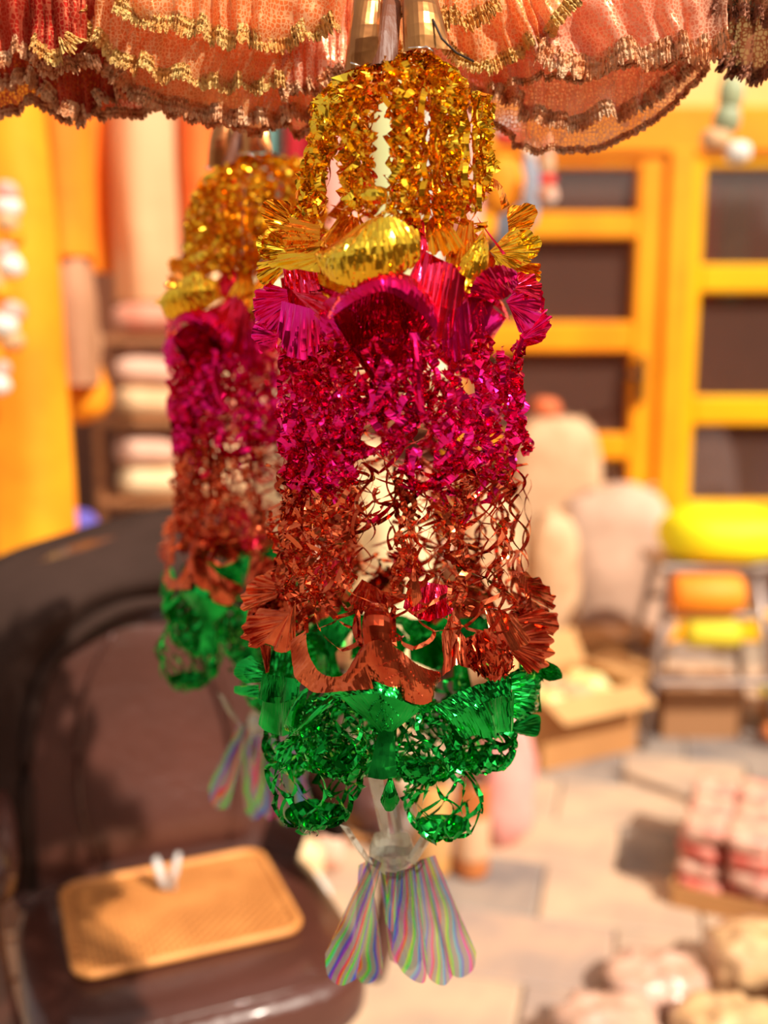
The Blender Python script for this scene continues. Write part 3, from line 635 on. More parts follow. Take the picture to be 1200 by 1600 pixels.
# green ruffle
petal('side_fan', GREEN, [(410, 1040, -20), (412, 1066, -24)], [(392, 1024, -10), (372, 1036, -12), (366, 1054, -14), (384, 1068, -20)], BS, pleats=1, amp=.001, nu=30, bulge=.003)
petal('side_fan', GREEN, [(404, 1070, -20), (406, 1092, -24)], [(366, 1072, -8), (366, 1082, -10), (374, 1086, -12)], nu=20, bulge=.003)
petal('ruffle_petal', GREEN, [(410, 1052, -50), (470, 1062, -70)], [(404, 1090, -50), (430, 1100, -62), (466, 1090, -74)], B2, pleats=2, amp=.007, nu=44)
petal('ruffle_petal', GREEN, [(412, 1090, -50), (462, 1088, -74)], [(404, 1130, -44), (430, 1150, -58), (462, 1144, -72)], B2, pleats=2, amp=.006, nu=44)
petal('hood_band', GREEN, [(510, 1086, -92), (548, 1070, -110), (590, 1066, -118), (640, 1082, -112), (676, 1108, -96)], [(524, 1092, -100), (556, 1086, -116), (592, 1084, -122), (630, 1096, -118), (668, 1114, -102)], B2, pleats=8, amp=.003, nu=50)
petal('centre_leaf', GREEN, [(532, 1090, -104), (560, 1080, -114), (592, 1078, -118), (630, 1090, -114), (656, 1110, -104)], [(592, 1142, -104), (598, 1143, -104), (607, 1143, -104), (616, 1142, -104)], B2, 'flat bright green leaf', emb=VEINS, pleats=2, amp=.0015, nu=50, nv=9)
petal('centre_leaf', GREEN, [(592, 1142, -104), (616, 1142, -104)], [(574, 1214, -104), (596, 1218, -106), (620, 1214, -104)], B2, 'flat bright green leaf tail', nu=8, nv=5)
petal('hanging_strip', GREEN, [(470, 1080, -80), (484, 1072, -84)], [(440, 1140, -70), (462, 1146, -78)], nu=8, nv=10, bulge=.01)
petal('hanging_strip', GREEN, [(516, 1084, -96), (530, 1092, -100)], [(452, 1150, -80), (470, 1150, -84)], nu=8, nv=10, bulge=.014)
petal('ruffle_petal', GREEN, [(676, 1104, -96), (720, 1080, -100), (796, 1052, -70)], [(700, 1124, -96), (740, 1110, -104), (800, 1086, -76)], B2, pleats=3, amp=.007, nu=56, jit=.0004)
petal('ruffle_petal', GREEN, [(700, 1120, -94), (750, 1100, -100), (804, 1080, -74)], [(720, 1150, -90), (764, 1152, -94), (800, 1140, -70)], B2, pleats=3, amp=.008, nu=60, jit=.0004)
petal('side_fan', GREEN, [(796, 1052, -50), (800, 1120, -54)], [(806, 1046, -40), (838, 1052, -30), (844, 1080, -30), (836, 1112, -36), (812, 1124, -44)], BS, pleats=4, amp=.004, bulge=.008, nu=44, jit=.0008)
petal('side_fan', GREEN, [(800, 1132, -40), (804, 1144, -44)], [(820, 1114, -26), (842, 1118, -24), (846, 1132, -24), (838, 1150, -28), (812, 1148, -34)], pleats=2, amp=.002, nu=30)
petal('drop_leaf', GREEN, [(608, 1212, -100), (611, 1212, -100)], [(594, 1250, -102), (602, 1266, -104), (614, 1266, -104), (625, 1250, -102)], label='dark green drop shaped leaf', nu=24, nv=8, bulge=.006)

def bag(x, y, dz, rx, ry, seed, m=GREEN, ncol=18, nrow=8, wid=3.0, solid=.25):
    rnd = random.Random(seed); b = MB(); N = {}
    c = P3(x, y, dz); k_ = .00053
    for i in range(ncol):
        for j in range(nrow + 1):
            if (i + j) % 2: continue
            g = 2 * PI * (i + rnd.gauss(0, .22)) / ncol
            ph = PI / 2 - (PI * .92) * (j + rnd.gauss(0, .15)) / nrow
            rr = 1 + rnd.gauss(0, .07)
            N[i, j] = c + Vector((rx * k_ * math.cos(ph) * math.cos(g) * rr, rx * k_ * .9 * math.cos(ph) * math.sin(g) * rr, ry * k_ * math.sin(ph) * rr))
    for (i, j), p in N.items():
        for di in (-1, 1):
            q = N.get(((i + di) % ncol, j + 1))
            if q is None or rnd.random() < .05: continue
            o = ((p + q) / 2 - c).normalized()
            t = o.cross(q - p).normalized() if (q - p).length > 1e-5 else o
            a = rnd.uniform(-1.3, 1.3); a2 = rnd.uniform(-1.3, 1.3)
            ribbon(b, p, q, o * math.cos(a) + t * math.sin(a), o * math.cos(a2) + t * math.sin(a2), wid * MM * rnd.uniform(.7, 1.3), o * .002 + t * rnd.uniform(-.003, .003), 4, rnd.uniform(-1, 1))
    # closed crumpled cup at the bottom
    nu, nv = 20, 5; V = []
    for i in range(nu):
        for j in range(nv):
            g = 2 * PI * i / nu; ph = -PI / 2 + PI * solid * j / (nv - 1)
            rr = 1 + rnd.gauss(0, .05)
            V.append(c + Vector((rx * k_ * math.cos(ph) * math.cos(g) * rr, rx * k_ * .9 * math.cos(ph) * math.sin(g) * rr, ry * k_ * math.sin(ph) * rr)))
    b.grid(V, nu, nv, closed_u=True, uv=False)
    return b
bags = [(492, 1215, -62, 68, 82, 31), (692, 1250, -55, 60, 58, 32), (752, 1150, -40, 52, 55, 33), (455, 1160, -10, 42, 50, 34), (640, 1160, 70, 80, 60, 35), (540, 1160, 60, 80, 60, 36),
        (530, 1150, -70, 60, 60, 37), (660, 1160, -70, 55, 60, 38)]
for q in bags:
    bag(*q[:3], q[3], q[4], q[5], wid=3.4 if q[5] in (31, 32) else 4.2, ncol=16 if q[5] == 32 else 20, nrow=6 if q[5] == 32 else 8).build('net_pouch', GREEN, GAR, origin='world')
net([(1090, 150, 620), (1130, 165, 618), (1180, 140, 610)], 44, 8, wid=4.4, K=5, clump=.5, jr=.12, jz=.35, drop=.06, edge=20, seed=41,
    holes=[(598, 1150, 30, 60, -1)]).build('stretched_net', GREEN, GAR, 'green foil net', origin='world')

# silver tassel
def hband(name, m, A, B, label=None, **k):
    return petal(name, m, A, B, label=label, **k)
for A, B in (([(530, 1288, -30), (545, 1292, -30)], [(572, 1348, -20), (588, 1356, -20)]), ([(574, 1210, -20), (598, 1210, -20)], [(596, 1308, 0), (610, 1312, 0)]),
             ([(664, 1296, -20), (680, 1302, -20)], [(634, 1344, -20), (648, 1352, -20)]), ([(600, 1230, 40), (620, 1230, 40)], [(618, 1310, 20), (632, 1312, 20)])):
    hband('tassel_cord_strip', SILVER, A, B, nu=4, nv=12, bulge=.004)
rb = MB(); V = []
for i in range(32):
    g = 2 * PI * i / 32; c3 = at(612, 1331, Y0)
    for j, (dz, rr) in enumerate(((.012, .017), (.004, .020), (-.006, .0205), (-.012, .0185))):
        V.append(c3 + Vector((rr * math.cos(g), rr * .9 * math.sin(g), dz * (1 + .2 * math.sin(3 * g)))))
rb.grid(V, 32, 4, closed_u=True); rb.build('tassel_ring', SILVER, GAR, 'pale silvery ring of film', origin='world')
blades = [([(578, 1338, -20), (596, 1348, -20)], [(508, 1490, -34), (512, 1524, -34), (532, 1540, -36), (556, 1530, -30)], 0),
          ([(560, 1352, -10), (578, 1342, -16)], [(552, 1520, 10), (570, 1538, 10), (594, 1526, 10), (598, 1498, 10)], 1),
          ([(602, 1362, -24), (620, 1364, -24)], [(602, 1440, -28), (612, 1456, -28), (621, 1440, -28)], 2),
          ([(620, 1362, -22), (648, 1354, -22)], [(612, 1484, -30), (630, 1520, -32), (662, 1536, -32), (668, 1500, -30)], 3),
          ([(645, 1350, -16), (662, 1342, -10)], [(660, 1500, -24), (672, 1530, -26), (694, 1540, -24), (708, 1524, -20)], 4),
          ([(655, 1344, -8), (680, 1336, -2)], [(700, 1520, -12), (720, 1528, -12), (740, 1514, -10), (744, 1488, -8)], 5),
          ([(640, 1342, 18), (590, 1342, 18)], [(660, 1500, 26), (640, 1516, 28), (610, 1500, 30)], 6)]
for A, B, k in blades:
    petal('tassel_blade', HOLO, A, B, nu=24, nv=18, bulge=.004, uo=k * .37)
# straps and staples on top
petal('hanging_strap', BROWNFOIL, [(556, -30, -30), (600, -30, -30)], [(538, 112, -40), (560, 104, -44), (592, 96, -40)], label='bronze film strap', nu=12, nv=8, bulge=.008)
petal('hanging_strap', DARKWOOD, [(606, -30, 10), (630, -30, 10)], [(572, 106, -40), (600, 100, -44), (622, 84, -40)], label='dark brown folded strap', nu=14, nv=8, bulge=.01, pleats=1, amp=.005)
petal('hanging_strap', BROWNFOIL, [(628, -30, -20), (676, -30, -20)], [(630, 82, -40), (660, 74, -44), (706, 78, -36)], label='bronze film strap', nu=12, nv=8, bulge=.008)
def staple(x0, y0, x1, y1, dz):
    MB().tube([P3(x0, y0, dz + 2), P3(x0, y0, dz), P3(x1, y1, dz), P3(x1, y1, dz + 2)], .0006, 6).build('staple', STEEL, GAR, origin='world')
staple(548, 98, 562, 103, -52); staple(638, 75, 664, 74, -52); staple(665, 72, 676, 80, -51)
MB().tube([P3(676, 30, -40), P3(690, 60, -46), P3(712, 82, -40), P3(740, 96, -30)], .0009, 6).build('string', mat('dark_string', (.03, .015, .01), .7), GAR, origin='world')

# ------------------------------------------------------------------ second garland, farther and out of focus
G2 = copy_tree(GAR)
G2.name = 'foil_garland.001'
G2['label'] = 'smaller looking blurred foil garland behind and left of the big one'
p2 = at(418, 1290, 1.2)
G2.location = p2 + Vector((.0, 0, 0)); G2.rotation_euler = (0, R(.4), R(-24))
GREEN2 = None

# ------------------------------------------------------------------ lace canopy overhead
YC = .90
def PC(x, y, dz=0): return at(x, y, YC + dz * MM)
def trim(lower, dz, m, parent, wpx=20, seed=0, step=13.):
    # scalloped woven lace edge sewn on the hem
    L = 0; pts = [PC(x, y, d + dz) for x, y, d in lower]
    for a, b_ in zip(pts, pts[1:]): L += (b_ - a).length
    ns = max(3, int(L / (step * .00054))); nu = ns * 8 + 1; nv = 5
    c = crv(pts, nu); rnd = random.Random(seed); V = []
    for i in range(nu):
        u = i / (nu - 1)
        t = (c[min(i + 1, nu - 1)] - c[max(0, i - 1)]).normalized(); dn = Vector((0, -1, 0)).cross(t).normalized()
        if dn.z > 0: dn = -dn
        for j in range(nv):
            v = j / (nv - 1)
            wv = wpx * .00054
            off = (v - .55) * wv + (abs(math.sin(PI * u * ns)) * wv * .32 if j == nv - 1 else 0)
            V.append(c[i] + dn * off + Vector((0, -.0015 - .0015 * math.sin(8 * u * ns) - .002 * rnd.random(), 0)) + Vector((rnd.gauss(0, .0004), rnd.gauss(0, .0006), rnd.gauss(0, .0004))))
    b = MB(); b.grid(V, nu, nv)
    return b.build('lace_trim', m, parent, origin='world')
def ruffle(root, up, lo, dz, m, tm, pleats=8, amp=.006, seed=0, wpx=20, top=None):
    A = [PC(x, y, dz) for x, y, d in up]; B0 = crv([PC(x, y, d + dz) for x, y, d in lo], 30); B = []
    for i_, p_ in enumerate(B0):                          # hems never hang even
        q_ = mnoise.noise(Vector((i_ * .33, seed * 3.1, 0))); q2_ = mnoise.noise(Vector((i_ * .9, seed * 1.7, 4)))
        B.append(p_ + Vector((.004 * q2_, -.012 * q_, .007 * q_ + .004 * q2_)))
    nu = 110; nv = 16
    V = loft(A, B, nu=nu, nv=nv, pleats=pleats, amp=amp, soft=True, seed=seed, grow=True, jit=.0004, bulge=.006)
    V = [p_ + Vector((0, .010 * mnoise.noise(p_ * 22 + Vector((seed, 0, 0))) + .004 * mnoise.noise(p_ * 60), 0)) for p_ in V]
    b = MB(); b.grid(V, nu, nv, smooth=True)
    r = b.build('ruffle', m, root, origin='world')
    # the trim follows the hem as it waves
    hem = [V[i * nv + nv - 1] for i in range(nu)]
    if tm is not None:
        L = sum((hem[i + 1] - hem[i]).length for i in range(nu - 1)); ns = max(3, int(L / .0068))
        n2 = ns * 8 + 1; c = crv(hem, n2); rnd = random.Random(seed + 50); W = []; nvv = 6; wv = wpx * .00054
        for i in range(n2):
            u = i / (n2 - 1)
            t = (c[min(i + 60, n2 - 1)] - c[max(0, i - 60)]); t.y = 0; t.normalize(); dn = Vector((-t.z, 0, t.x))
            dn = Vector((t.z, 0, -t.x)) if dn.z > 0 else dn
            for j in range(nvv):
                v = j / (nvv - 1)
                off = (v - .8) * wv + (abs(math.sin(PI * u * ns)) * wv * .30 if j == nvv - 1 else 0)
                W.append(c[i] + dn * off + Vector((0, -.0018 - .0012 * math.sin(6 * PI * v) - .0010 * math.cos(2 * PI * i / 4) - .0006 * rnd.random(), 0)) + Vector((rnd.gauss(0, .0002), rnd.gauss(0, .0004), rnd.gauss(0, .0002))))
        b = MB(); b.grid(W, n2, nvv); b.build('lace_trim', tm, r if False else root, origin='world')
    return r
def U(xs_, y): return [(x, y, 0) for x in xs_]
# coral cloth, right of the straps
cor = empty('lace_canopy', PC(920, -60, 20), 0, 'coral pink net frill with copper lace, hanging right of the garland top', 'fabric', 'lace frills hanging across the top')
ruffle(cor, U((650, 760, 900, 1040, 1120), -80), [(700, 170, 0), (760, 185, 0), (805, 226, 0), (850, 240, -6), (930, 230, -6), (1000, 205, 0), (1060, 160, 0), (1100, 112, 0)], 40, T_CORAL, L_COPPER, 9, .006, 1, 10)
ruffle(cor, U((640, 760, 900, 1040, 1130), -80), [(690, 130, 0), (760, 150, 0), (830, 178, -4), (900, 192, -6), (980, 178, -2), (1040, 140, 0), (1090, 96, 0)], 24, T_CORAL, L_COPPER, 11, .007, 2, 22)
ruffle(cor, U((700, 800, 900, 1040, 1130), -80), [(760, 140, 0), (830, 128, -4), (900, 118, -6), (990, 112, -2), (1060, 100, 0), (1125, 80, 0)], 8, T_CORAL, L_COPPER, 9, .006, 3, 10)
ruffle(cor, U((760, 840, 900, 1040, 1140), -80), [(838, 92, 0), (900, 98, -4), (970, 96, -4), (1040, 88, -2), (1090, 84, 0), (1136, 74, 0)], -8, T_CORAL, L_COPPER, 6, .004, 4, 30)
ruffle(cor, U((640, 720, 780, 840), -80), [(680, 60, 0), (740, 100, 0), (800, 84, 0), (850, 60, 0), (900, 8, 0)], -14, T_ORANGE, L_GOLD, 7, .006, 5, 18)
# orange cloth, left of the straps
orc = empty('lace_canopy', PC(400, -60, 20), 0, 'orange net frill with gold lace, hanging between the red frill and the garland top', 'fabric', 'lace frills hanging across the top')
ruffle(orc, U((180, 330, 480, 600), -80), [(190, 150, 0), (260, 170, 0), (320, 184, -4), (400, 204, -6), (460, 206, -4), (520, 196, 0), (560, 150, 0)], 46, T_ORANGE, L_COPPER, 11, .007, 6, 14)
ruffle(orc, U((160, 320, 440, 560), -80), [(136, 78, 0), (176, 118, -4), (220, 150, -6), (290, 176, -8), (360, 190, -4), (430, 186, 0), (500, 170, 0)], 26, T_ORANGE, L_COPPER, 9, .007, 7, 22)
ruffle(orc, U((160, 300, 420, 560), -80), [(140, 66, 0), (190, 96, -6), (236, 116, -6), (300, 132, -6), (380, 140, -2), (440, 132, 0)], 6, T_ORANGE, L_GOLD, 8, .005, 8, 20)
ruffle(orc, U((180, 300, 420, 560), -80), [(186, 18, 0), (240, 36, -2), (300, 50, -4), (360, 62, -4), (410, 66, 0), (470, 56, 0), (530, 40, 0)], -16, T_ORANGE, L_GOLD, 9, .006, 9, 24)
ruffle(orc, U((430, 500, 560), -80), [(440, 150, 0), (480, 140, 0), (530, 120, 0), (556, 96, 0)], 10, T_CORAL, L_COPPER, 6, .005, 10, 16)
# behind the straps and the garland head
cen = empty('lace_canopy', PC(610, -60, 60), 0, 'golden brown net frill behind the straps of the big garland', 'fabric', 'lace frills hanging across the top')
ruffle(cen, U((480, 560, 640, 760), -80), [(490, 150, 0), (560, 104, 0), (620, 78, 0), (680, 84, 0), (740, 110, 0), (790, 150, 0)], 50, T_ORANGE, L_GOLD, 8, .006, 11, 18)
ruffle(cen, U((590, 640, 700, 780), -80), [(606, 12, 0), (640, 24, 0), (680, 36, -2), (730, 34, 0), (780, 6, 0)], -52, T_ORANGE, L_GOLD, 6, .004, 12, 22)
# red cloth, far left
rdc = empty('lace_canopy', PC(40, -60, 30), 0, 'deep red net frill with gold lace, hanging at the top left corner', 'fabric', 'lace frills hanging across the top')
ruffle(rdc, U((-80, 60, 160, 300), -80), [(-60, 175, 0), (0, 186, 0), (60, 172, 0), (108, 192, 0), (130, 178, 0), (190, 186, 0), (250, 168, 0), (320, 160, 0)], 60, T_RED, L_COPPER, 10, .007, 13, 16)
ruffle(rdc, U((-80, 40, 140, 240), -80), [(-60, 120, 0), (10, 130, 0), (60, 140, 0), (120, 192, -4), (150, 160, 0), (200, 150, 0)], 40, T_RED, L_COPPER, 9, .007, 14, 22)
ruffle(rdc, U((-80, 20, 100, 200), -80), [(-60, 84, 0), (0, 92, 0), (50, 80, 0), (70, 108, -4), (120, 112, -4), (170, 92, 0)], 20, T_RED, L_COPPER, 8, .006, 15, 20)
ruffle(rdc, U((60, 90, 120, 150), -80), [(52, 78, -4), (80, 84, -8), (112, 78, -6), (130, 50, -2), (118, 16, 0), (84, 0, 0)], 0, T_RED, L_GOLD, 4, .003, 16, 20)
# brown green cloth, far right
brc = empty('lace_canopy', PC(1190, -60, 30), 0, 'brown and dark green net frill at the top right corner', 'fabric', 'lace frills hanging across the top')
ruffle(brc, U((1090, 1160, 1280), -80), [(1096, 62, 0), (1130, 96, 0), (1160, 112, 0), (1200, 116, 0), (1260, 108, 0)], 16, T_BROWN, L_BROWN, 6, .006, 17, 22)
ruffle(brc, U((1110, 1160, 1280), -80), [(1106, 18, 0), (1140, 26, 0), (1180, 30, 0), (1260, 24, 0)], 2, T_BROWN, L_BROWN, 5, .005, 18, 16)

# ------------------------------------------------------------------ hanging clothes, left
def cloth(name, x0, x1, yt, yb, Y, m, folds=4, amp=.03, thick=.10, seed=0, flare=0.0, hem=0.0):
    # a hanging garment: closed, folded tube of cloth, widening to the hem
    rnd = random.Random(seed)
    a = at(x0, (yt + yb) / 2, Y); b_ = at(x1, (yt + yb) / 2, Y); zt = at(600, yt, Y).z; zb = at(600, yb, Y).z
    cx = (a.x + b_.x) / 2; hw = (b_.x - a.x) / 2; nu, nv = 48, 14; V = []
    for i in range(nu):
        g = 2 * PI * i / nu
        for j in range(nv):
            v = j / (nv - 1); s = .82 + .18 * min(1, v * 3) + flare * v
            f = 1 + amp * 2.2 * math.sin(folds * g * 1 + seed) * (.4 + .6 * v) + .04 * mnoise.noise(Vector((g * 1.5, v * 3, seed)))
            z = zt + (zb - zt) * v + hem * math.cos(g) * v
            V.append(Vector((hw * math.cos(g) * s * f, thick * math.sin(g) * s * f, z)))
    top = MB(); top.grid(V, nu, nv, closed_u=True, smooth=True)
    top.add([V[i * nv] for i in range(nu)], [tuple(range(nu))])
    top.add([V[i * nv + nv - 1] for i in range(nu)], [tuple(range(nu))])
    return top, (cx, Y, zb)
def C(n_, c, c2=None, **k): return mat(n_, c, k.pop('rough', .75), c2=c2, **k)
ORY = C('marigold_cloth', (.95, .20, .002), (1.0, .28, .004), scale=4, bump=.3, bscale=12)
YEL = C('yellow_cloth', (.95, .25, .0), (1.0, .38, .004), scale=3, bump=.3, bscale=12)
CRE = C('cream_cloth', (.74, .44, .22), (.66, .34, .16), scale=3, bump=.2)
BEI = C('beige_cloth', (.70, .44, .26), (.60, .34, .18), scale=3, bump=.2)
ROR = C('red_orange_cloth', (.95, .16, .02), (1.0, .24, .03), scale=4, bump=.2)
PIN = C('pink_cloth', (.92, .42, .34), (.88, .34, .28), scale=4)
LGR = C('pale_green_cloth', (.62, .66, .34), (.54, .60, .28), scale=4)
TEA = C('teal_cloth', (.12, .36, .32), (.2, .45, .4), scale=9)
WHI = C('white_cloth', (.82, .78, .70), (.75, .70, .62), scale=4)
CRI = C('crimson_cloth', (.75, .02, .05), (.65, .02, .04), scale=4)
GRY = C('grey_cloth', (.30, .32, .38), (.24, .26, .32), scale=4)
BRC = C('brown_cloth', (.42, .20, .10), (.55, .28, .15), scale=4)
HANG = mat('hanger_wire', (.25, .22, .2), .4, .9)
RAILZ = 2.36
rail = empty('clothes_rail', (-.35, 3.0, RAILZ - .02), 0, 'horizontal steel rail above the hanging clothes', 'rail')
MB().tube([(-1.75, 3.0, RAILZ), (1.05, 3.0, RAILZ)], .014).build('rail_tube', STEEL, rail, origin='world')
for x in (-1.7, -.3, 1.0): MB().tube([(x, 3.0, RAILZ), (x, 3.0, 3.1)], .008).build('rail_hanger_rod', STEEL, rail, origin='world')
def garment(nm, label, x0, x1, yb, Y, m, cat='garment', lower=None, yt=None, **k):
    yt_ = 95 if yt is None else yt
    b, bs = cloth(nm, x0, x1, yt_, yb, Y, m, **k)
    root = empty(nm, bs, 0, label, cat, 'clothes hanging on the left')
    b.v = [(p[0] + bs[0], p[1] + bs[1], p[2]) for p in b.v]
    b.build('cloth_body', m, root, origin='world')
    zt = at(600, yt_, Y).z; x = bs[0]
    MB().tube([(x, Y, zt - .005), (x, Y, RAILZ - .03), (x + .018, Y + (3.0 - Y), RAILZ), (x, 3.0, RAILZ + .018), (x - .018, 3.0, RAILZ)], .003, 6).build('hanger_hook', HANG, root, origin='world')
    if lower:
        m2, ly0, ly1 = lower
        b, _ = cloth(nm, x0 + 4, x1 - 4, ly0, ly1, Y, m2, **{**k, 'seed': k.get('seed', 0) + 3})
        b.v = [(p[0] + bs[0], p[1] + bs[1], p[2]) for p in b.v]
        b.build('lower_panel', m2, root, 'differently coloured lower half', origin='world')
    return root
garment('long_dress', 'long bright yellow dress at the left edge, reaching lowest', -30, 92, 858, 2.75, YEL, cat='dress', flare=.10, folds=5, amp=.02, seed=1, thick=.09)
garment('kurta', 'orange yellow tunic with brown lower half, second from the left edge', 68, 142, 402, 2.95, ORY, seed=2, folds=4, lower=(BRC, 398, 600), thick=.08)
garment('kurta', 'short golden tunic right of the orange yellow one', 126, 180, 425, 3.15, ORY, seed=3, folds=3, thick=.08)
garment('shawl', 'cream shawl with pinkish right edge, widest of the hanging clothes', 176, 288, 470, 3.05, CRE, cat='shawl', seed=4, folds=5, thick=.1)
garment('scarf', 'red orange scarf right of the cream shawl', 284, 338, 395, 3.0, ROR, cat='scarf', seed=5, folds=3, thick=.06)
garment('scarf', 'crimson scarf behind the top of the left foil garland', 446, 500, 560, 3.1, CRI, cat='scarf', seed=6, thick=.06, folds=3)
garment('kurta', 'teal patterned tunic seen through the left foil garland', 390, 450, 420, 3.18, TEA, seed=7, thick=.06, folds=3)
garment('shawl', 'white shawl end at the top of the left foil garland', 376, 456, 250, 3.38, WHI, cat='shawl', seed=8, thick=.06, folds=3)
garment('kurta', 'pink tunic seen through the gold net on its left', 498, 566, 430, 3.0, PIN, seed=9, thick=.06, folds=3)
garment('kurta', 'pale green tunic seen through the gold net in the middle', 572, 640, 560, 3.05, LGR, seed=10, thick=.06, folds=3)
garment('kurta', 'light cream tunic seen through the gold net, right of the green one', 646, 700, 420, 3.05, WHI, seed=11, thick=.06, folds=3)
garment('kurta', 'salmon pink tunic seen through the gold net on its right', 704, 756, 400, 3.0, PIN, seed=12, thick=.06, folds=3)
# bright cloth bundle in the middle of the left row
bb = empty('cloth_bag', at(130, 650, 3.0), 0, 'yellow cloth bag with beige top hanging under the orange yellow tunic', 'bag')
MB().pillow(at(125, 610, 3.0), (.17, .12, .19), p=2.6, wr=.03, seed=3).build('bag_body', YEL, bb, origin='world')
MB().pillow(at(120, 530, 3.0), (.14, .10, .20), p=2.4, wr=.03, seed=5).build('bag_top', BEI, bb, 'beige gathered top', origin='world')
wd = empty('flower_garland', at(8, 640, 2.5), 0, 'pale pink and white flower garland against the yellow dress', 'garland')
rr = random.Random(5)
for k in range(14):
    c = at(4 + rr.uniform(-16, 16), 300 + k * 23, 2.5)
    MB().pillow(c, (.055, .05, .05), p=2.2, wr=.05, seed=k, n=7).build('blossom', [PIN, WHI, CRE, YEL][k % 4], wd, origin='world')

# small ornaments right of the garland
def ornament(name, label, x, Y, parts, cat='ornament'):
    r = empty(name, at(x, parts[-1][1] + parts[-1][3] / 2, Y), 0, label, cat)
    top = at(x, parts[0][1], Y)
    MB().tube([at(x, parts[0][1], Y), (top.x, Y, 2.6)], .002, 6).build('string', HANG, r, origin='world')
    for nm, y, wpx, hpx, m, px in parts:
        s = Y * .985 / FPX
        MB().pillow(at(px, y, Y), (wpx * s, wpx * s * .8, hpx * s), p=2.3, wr=.02, n=9, seed=int(y)).build(nm, m, r, origin='world')
    return r
ornament('hanging_doll', 'small red white and yellow doll hanging right of the gold tier', 796, 2.6, [
    ('head', 200, 44, 40, WHI, 790), ('cap', 216, 52, 26, mat('red_felt', (.85, .10, .05), .7), 798), ('body', 290, 60, 90, YEL, 786), ('skirt', 372, 50, 100, GRY, 800)], 'doll')
ornament('hanging_doll', 'grey cloth doll hanging beside the yellow one', 826, 2.7, [('head', 238, 20, 24, WHI, 828), ('body', 300, 34, 110, GRY, 828)], 'doll')
ornament('bell_ornament', 'thin red banded bell ornament hanging before the dark door pane', 856, 2.5, [
    ('bead', 232, 16, 24, PIN, 856), ('tube', 256, 20, 40, BEI, 856), ('band', 281, 28, 16, mat('red_band', (.85, .02, .02), .5), 856), ('bell', 305, 34, 32, mat('terracotta', (.62, .22, .10), .6, c2=(.8, .6, .5), scale=30), 855)])
ornament('shell_ornament', 'greenish white bead ornament hanging over the yellow door header', 1130, 2.6, [
    ('bead', 146, 38, 50, mat('sage_bead', (.40, .44, .24), .5), 1142), ('bead', 186, 42, 46, mat('sage_bead_dark', (.34, .38, .22), .5), 1136), ('bead', 218, 44, 34, CRE, 1118), ('bead', 238, 40, 34, WHI, 1152)])

# ------------------------------------------------------------------ stacks of goods in the middle distance
rackM = mat('warm_wood', (.42, .17, .06), .6, c2=(.30, .11, .04), scale=3, stretch=(1, 8, 8), bump=.2)
rk = empty('goods_rack', (-.45, 4.45, 0), 0, 'brown wooden rack piled with cream cloth bundles, behind the garlands', 'shelf')
RX0, RX1 = at(168, 700, 4.45).x, .40
shelfz = [.12, .46, .80, 1.14, 1.48]
for z in shelfz:
    MB().box(((RX0 + RX1) / 2, 4.45, z - .015), (RX1 - RX0, .42, .03), bev=.004).build('shelf_board', rackM, rk, origin='world')
for x in (RX0 + .015, RX1 - .015):
    for y in (4.26, 4.64): MB().box((x, y, .76), (.035, .035, 1.52), bev=.004).build('post', rackM, rk, origin='world')
BUN = [('cream', mat('cream_bundle', (.90, .68, .40), .8, c2=(.82, .56, .30), scale=8, bump=.3)),
       ('pale pink', mat('pink_bundle', (.85, .52, .38), .8, c2=(.76, .42, .30), scale=8, bump=.3)),
       ('light sand', mat('sand_bundle', (.80, .52, .28), .8, c2=(.68, .40, .20), scale=8, bump=.3)),
       ('ivory', mat('ivory_bundle', (.92, .80, .52), .8, c2=(.84, .70, .42), scale=8, bump=.3)),
       ('reddish', mat('red_bundle', (.62, .20, .12), .8, c2=(.55, .30, .2), scale=8, bump=.3))]
rr = random.Random(9)
ordn = ['leftmost', 'second from the left', 'third from the left', 'fourth from the left', 'rightmost']
shn = ['lowest shelf', 'second shelf up', 'middle shelf', 'fourth shelf up', 'top of the rack']
nper = 5; wdt = (RX1 - RX0 - .1) / nper
for s, z in enumerate(shelfz):
    for k in range(nper):
        for lay in range(2):
            if lay and rr.random() < .25: continue
            nm, m = rr.choice(BUN)
            c = (RX0 + .05 + wdt * (k + .5), 4.42 + rr.uniform(-.02, .02), z + .07 + lay * .132)
            b = MB().pillow((0, 0, 0), (wdt * .93, .32, .132), p=3.2, wr=.02, seed=s * 10 + k + lay, n=8)
            o = b.build('cloth_bundle', m); o.location = c; o.rotation_euler = (0, 0, rr.uniform(-.1, .1))
            tag(o, '%s cloth bundle on the rack, %s, %s, %s' % (nm, shn[s], ordn[k], 'upper' if lay else 'lower'), 'bundle', 'cloth bundles on the rack')
# white and beige sacks right of the garland
def sack(name, label, px0, px1, yt, yb, Y, m, rz=0, p=3.0, wr=.05, tie=False, depth=None, zb=0.0):
    a = at(px0, yb, Y); b_ = at(px1, yb, Y); wd_ = b_.x - a.x; zt = at(600, yt, Y).z
    r = empty(name, ((a.x + b_.x) / 2, Y, zb), 0, label, 'sack')
    MB().pillow(((a.x + b_.x) / 2, Y, (zt + zb) / 2), (wd_, depth or wd_ * .7, zt - zb), rz, n=16, p=p, wr=wr, seed=px0, freq=3).build('sack_body', m, r, origin='world')
    b = MB()                                       # the stitched seam across the mouth
    x0 = a.x + wd_ * .22; x1 = b_.x - wd_ * .22
    b.tube([(x0 + (x1 - x0) * k / 12, Y - .02, zt - .004 + .006 * math.sin(k * 1.7)) for k in range(13)], .008, 6)
    b.build('seam', BEI, r, origin='world')
    return r
WS = mat('white_sacking', (.64, .42, .30), .7, c2=(.46, .29, .20), scale=5, bump=.5, bscale=14)
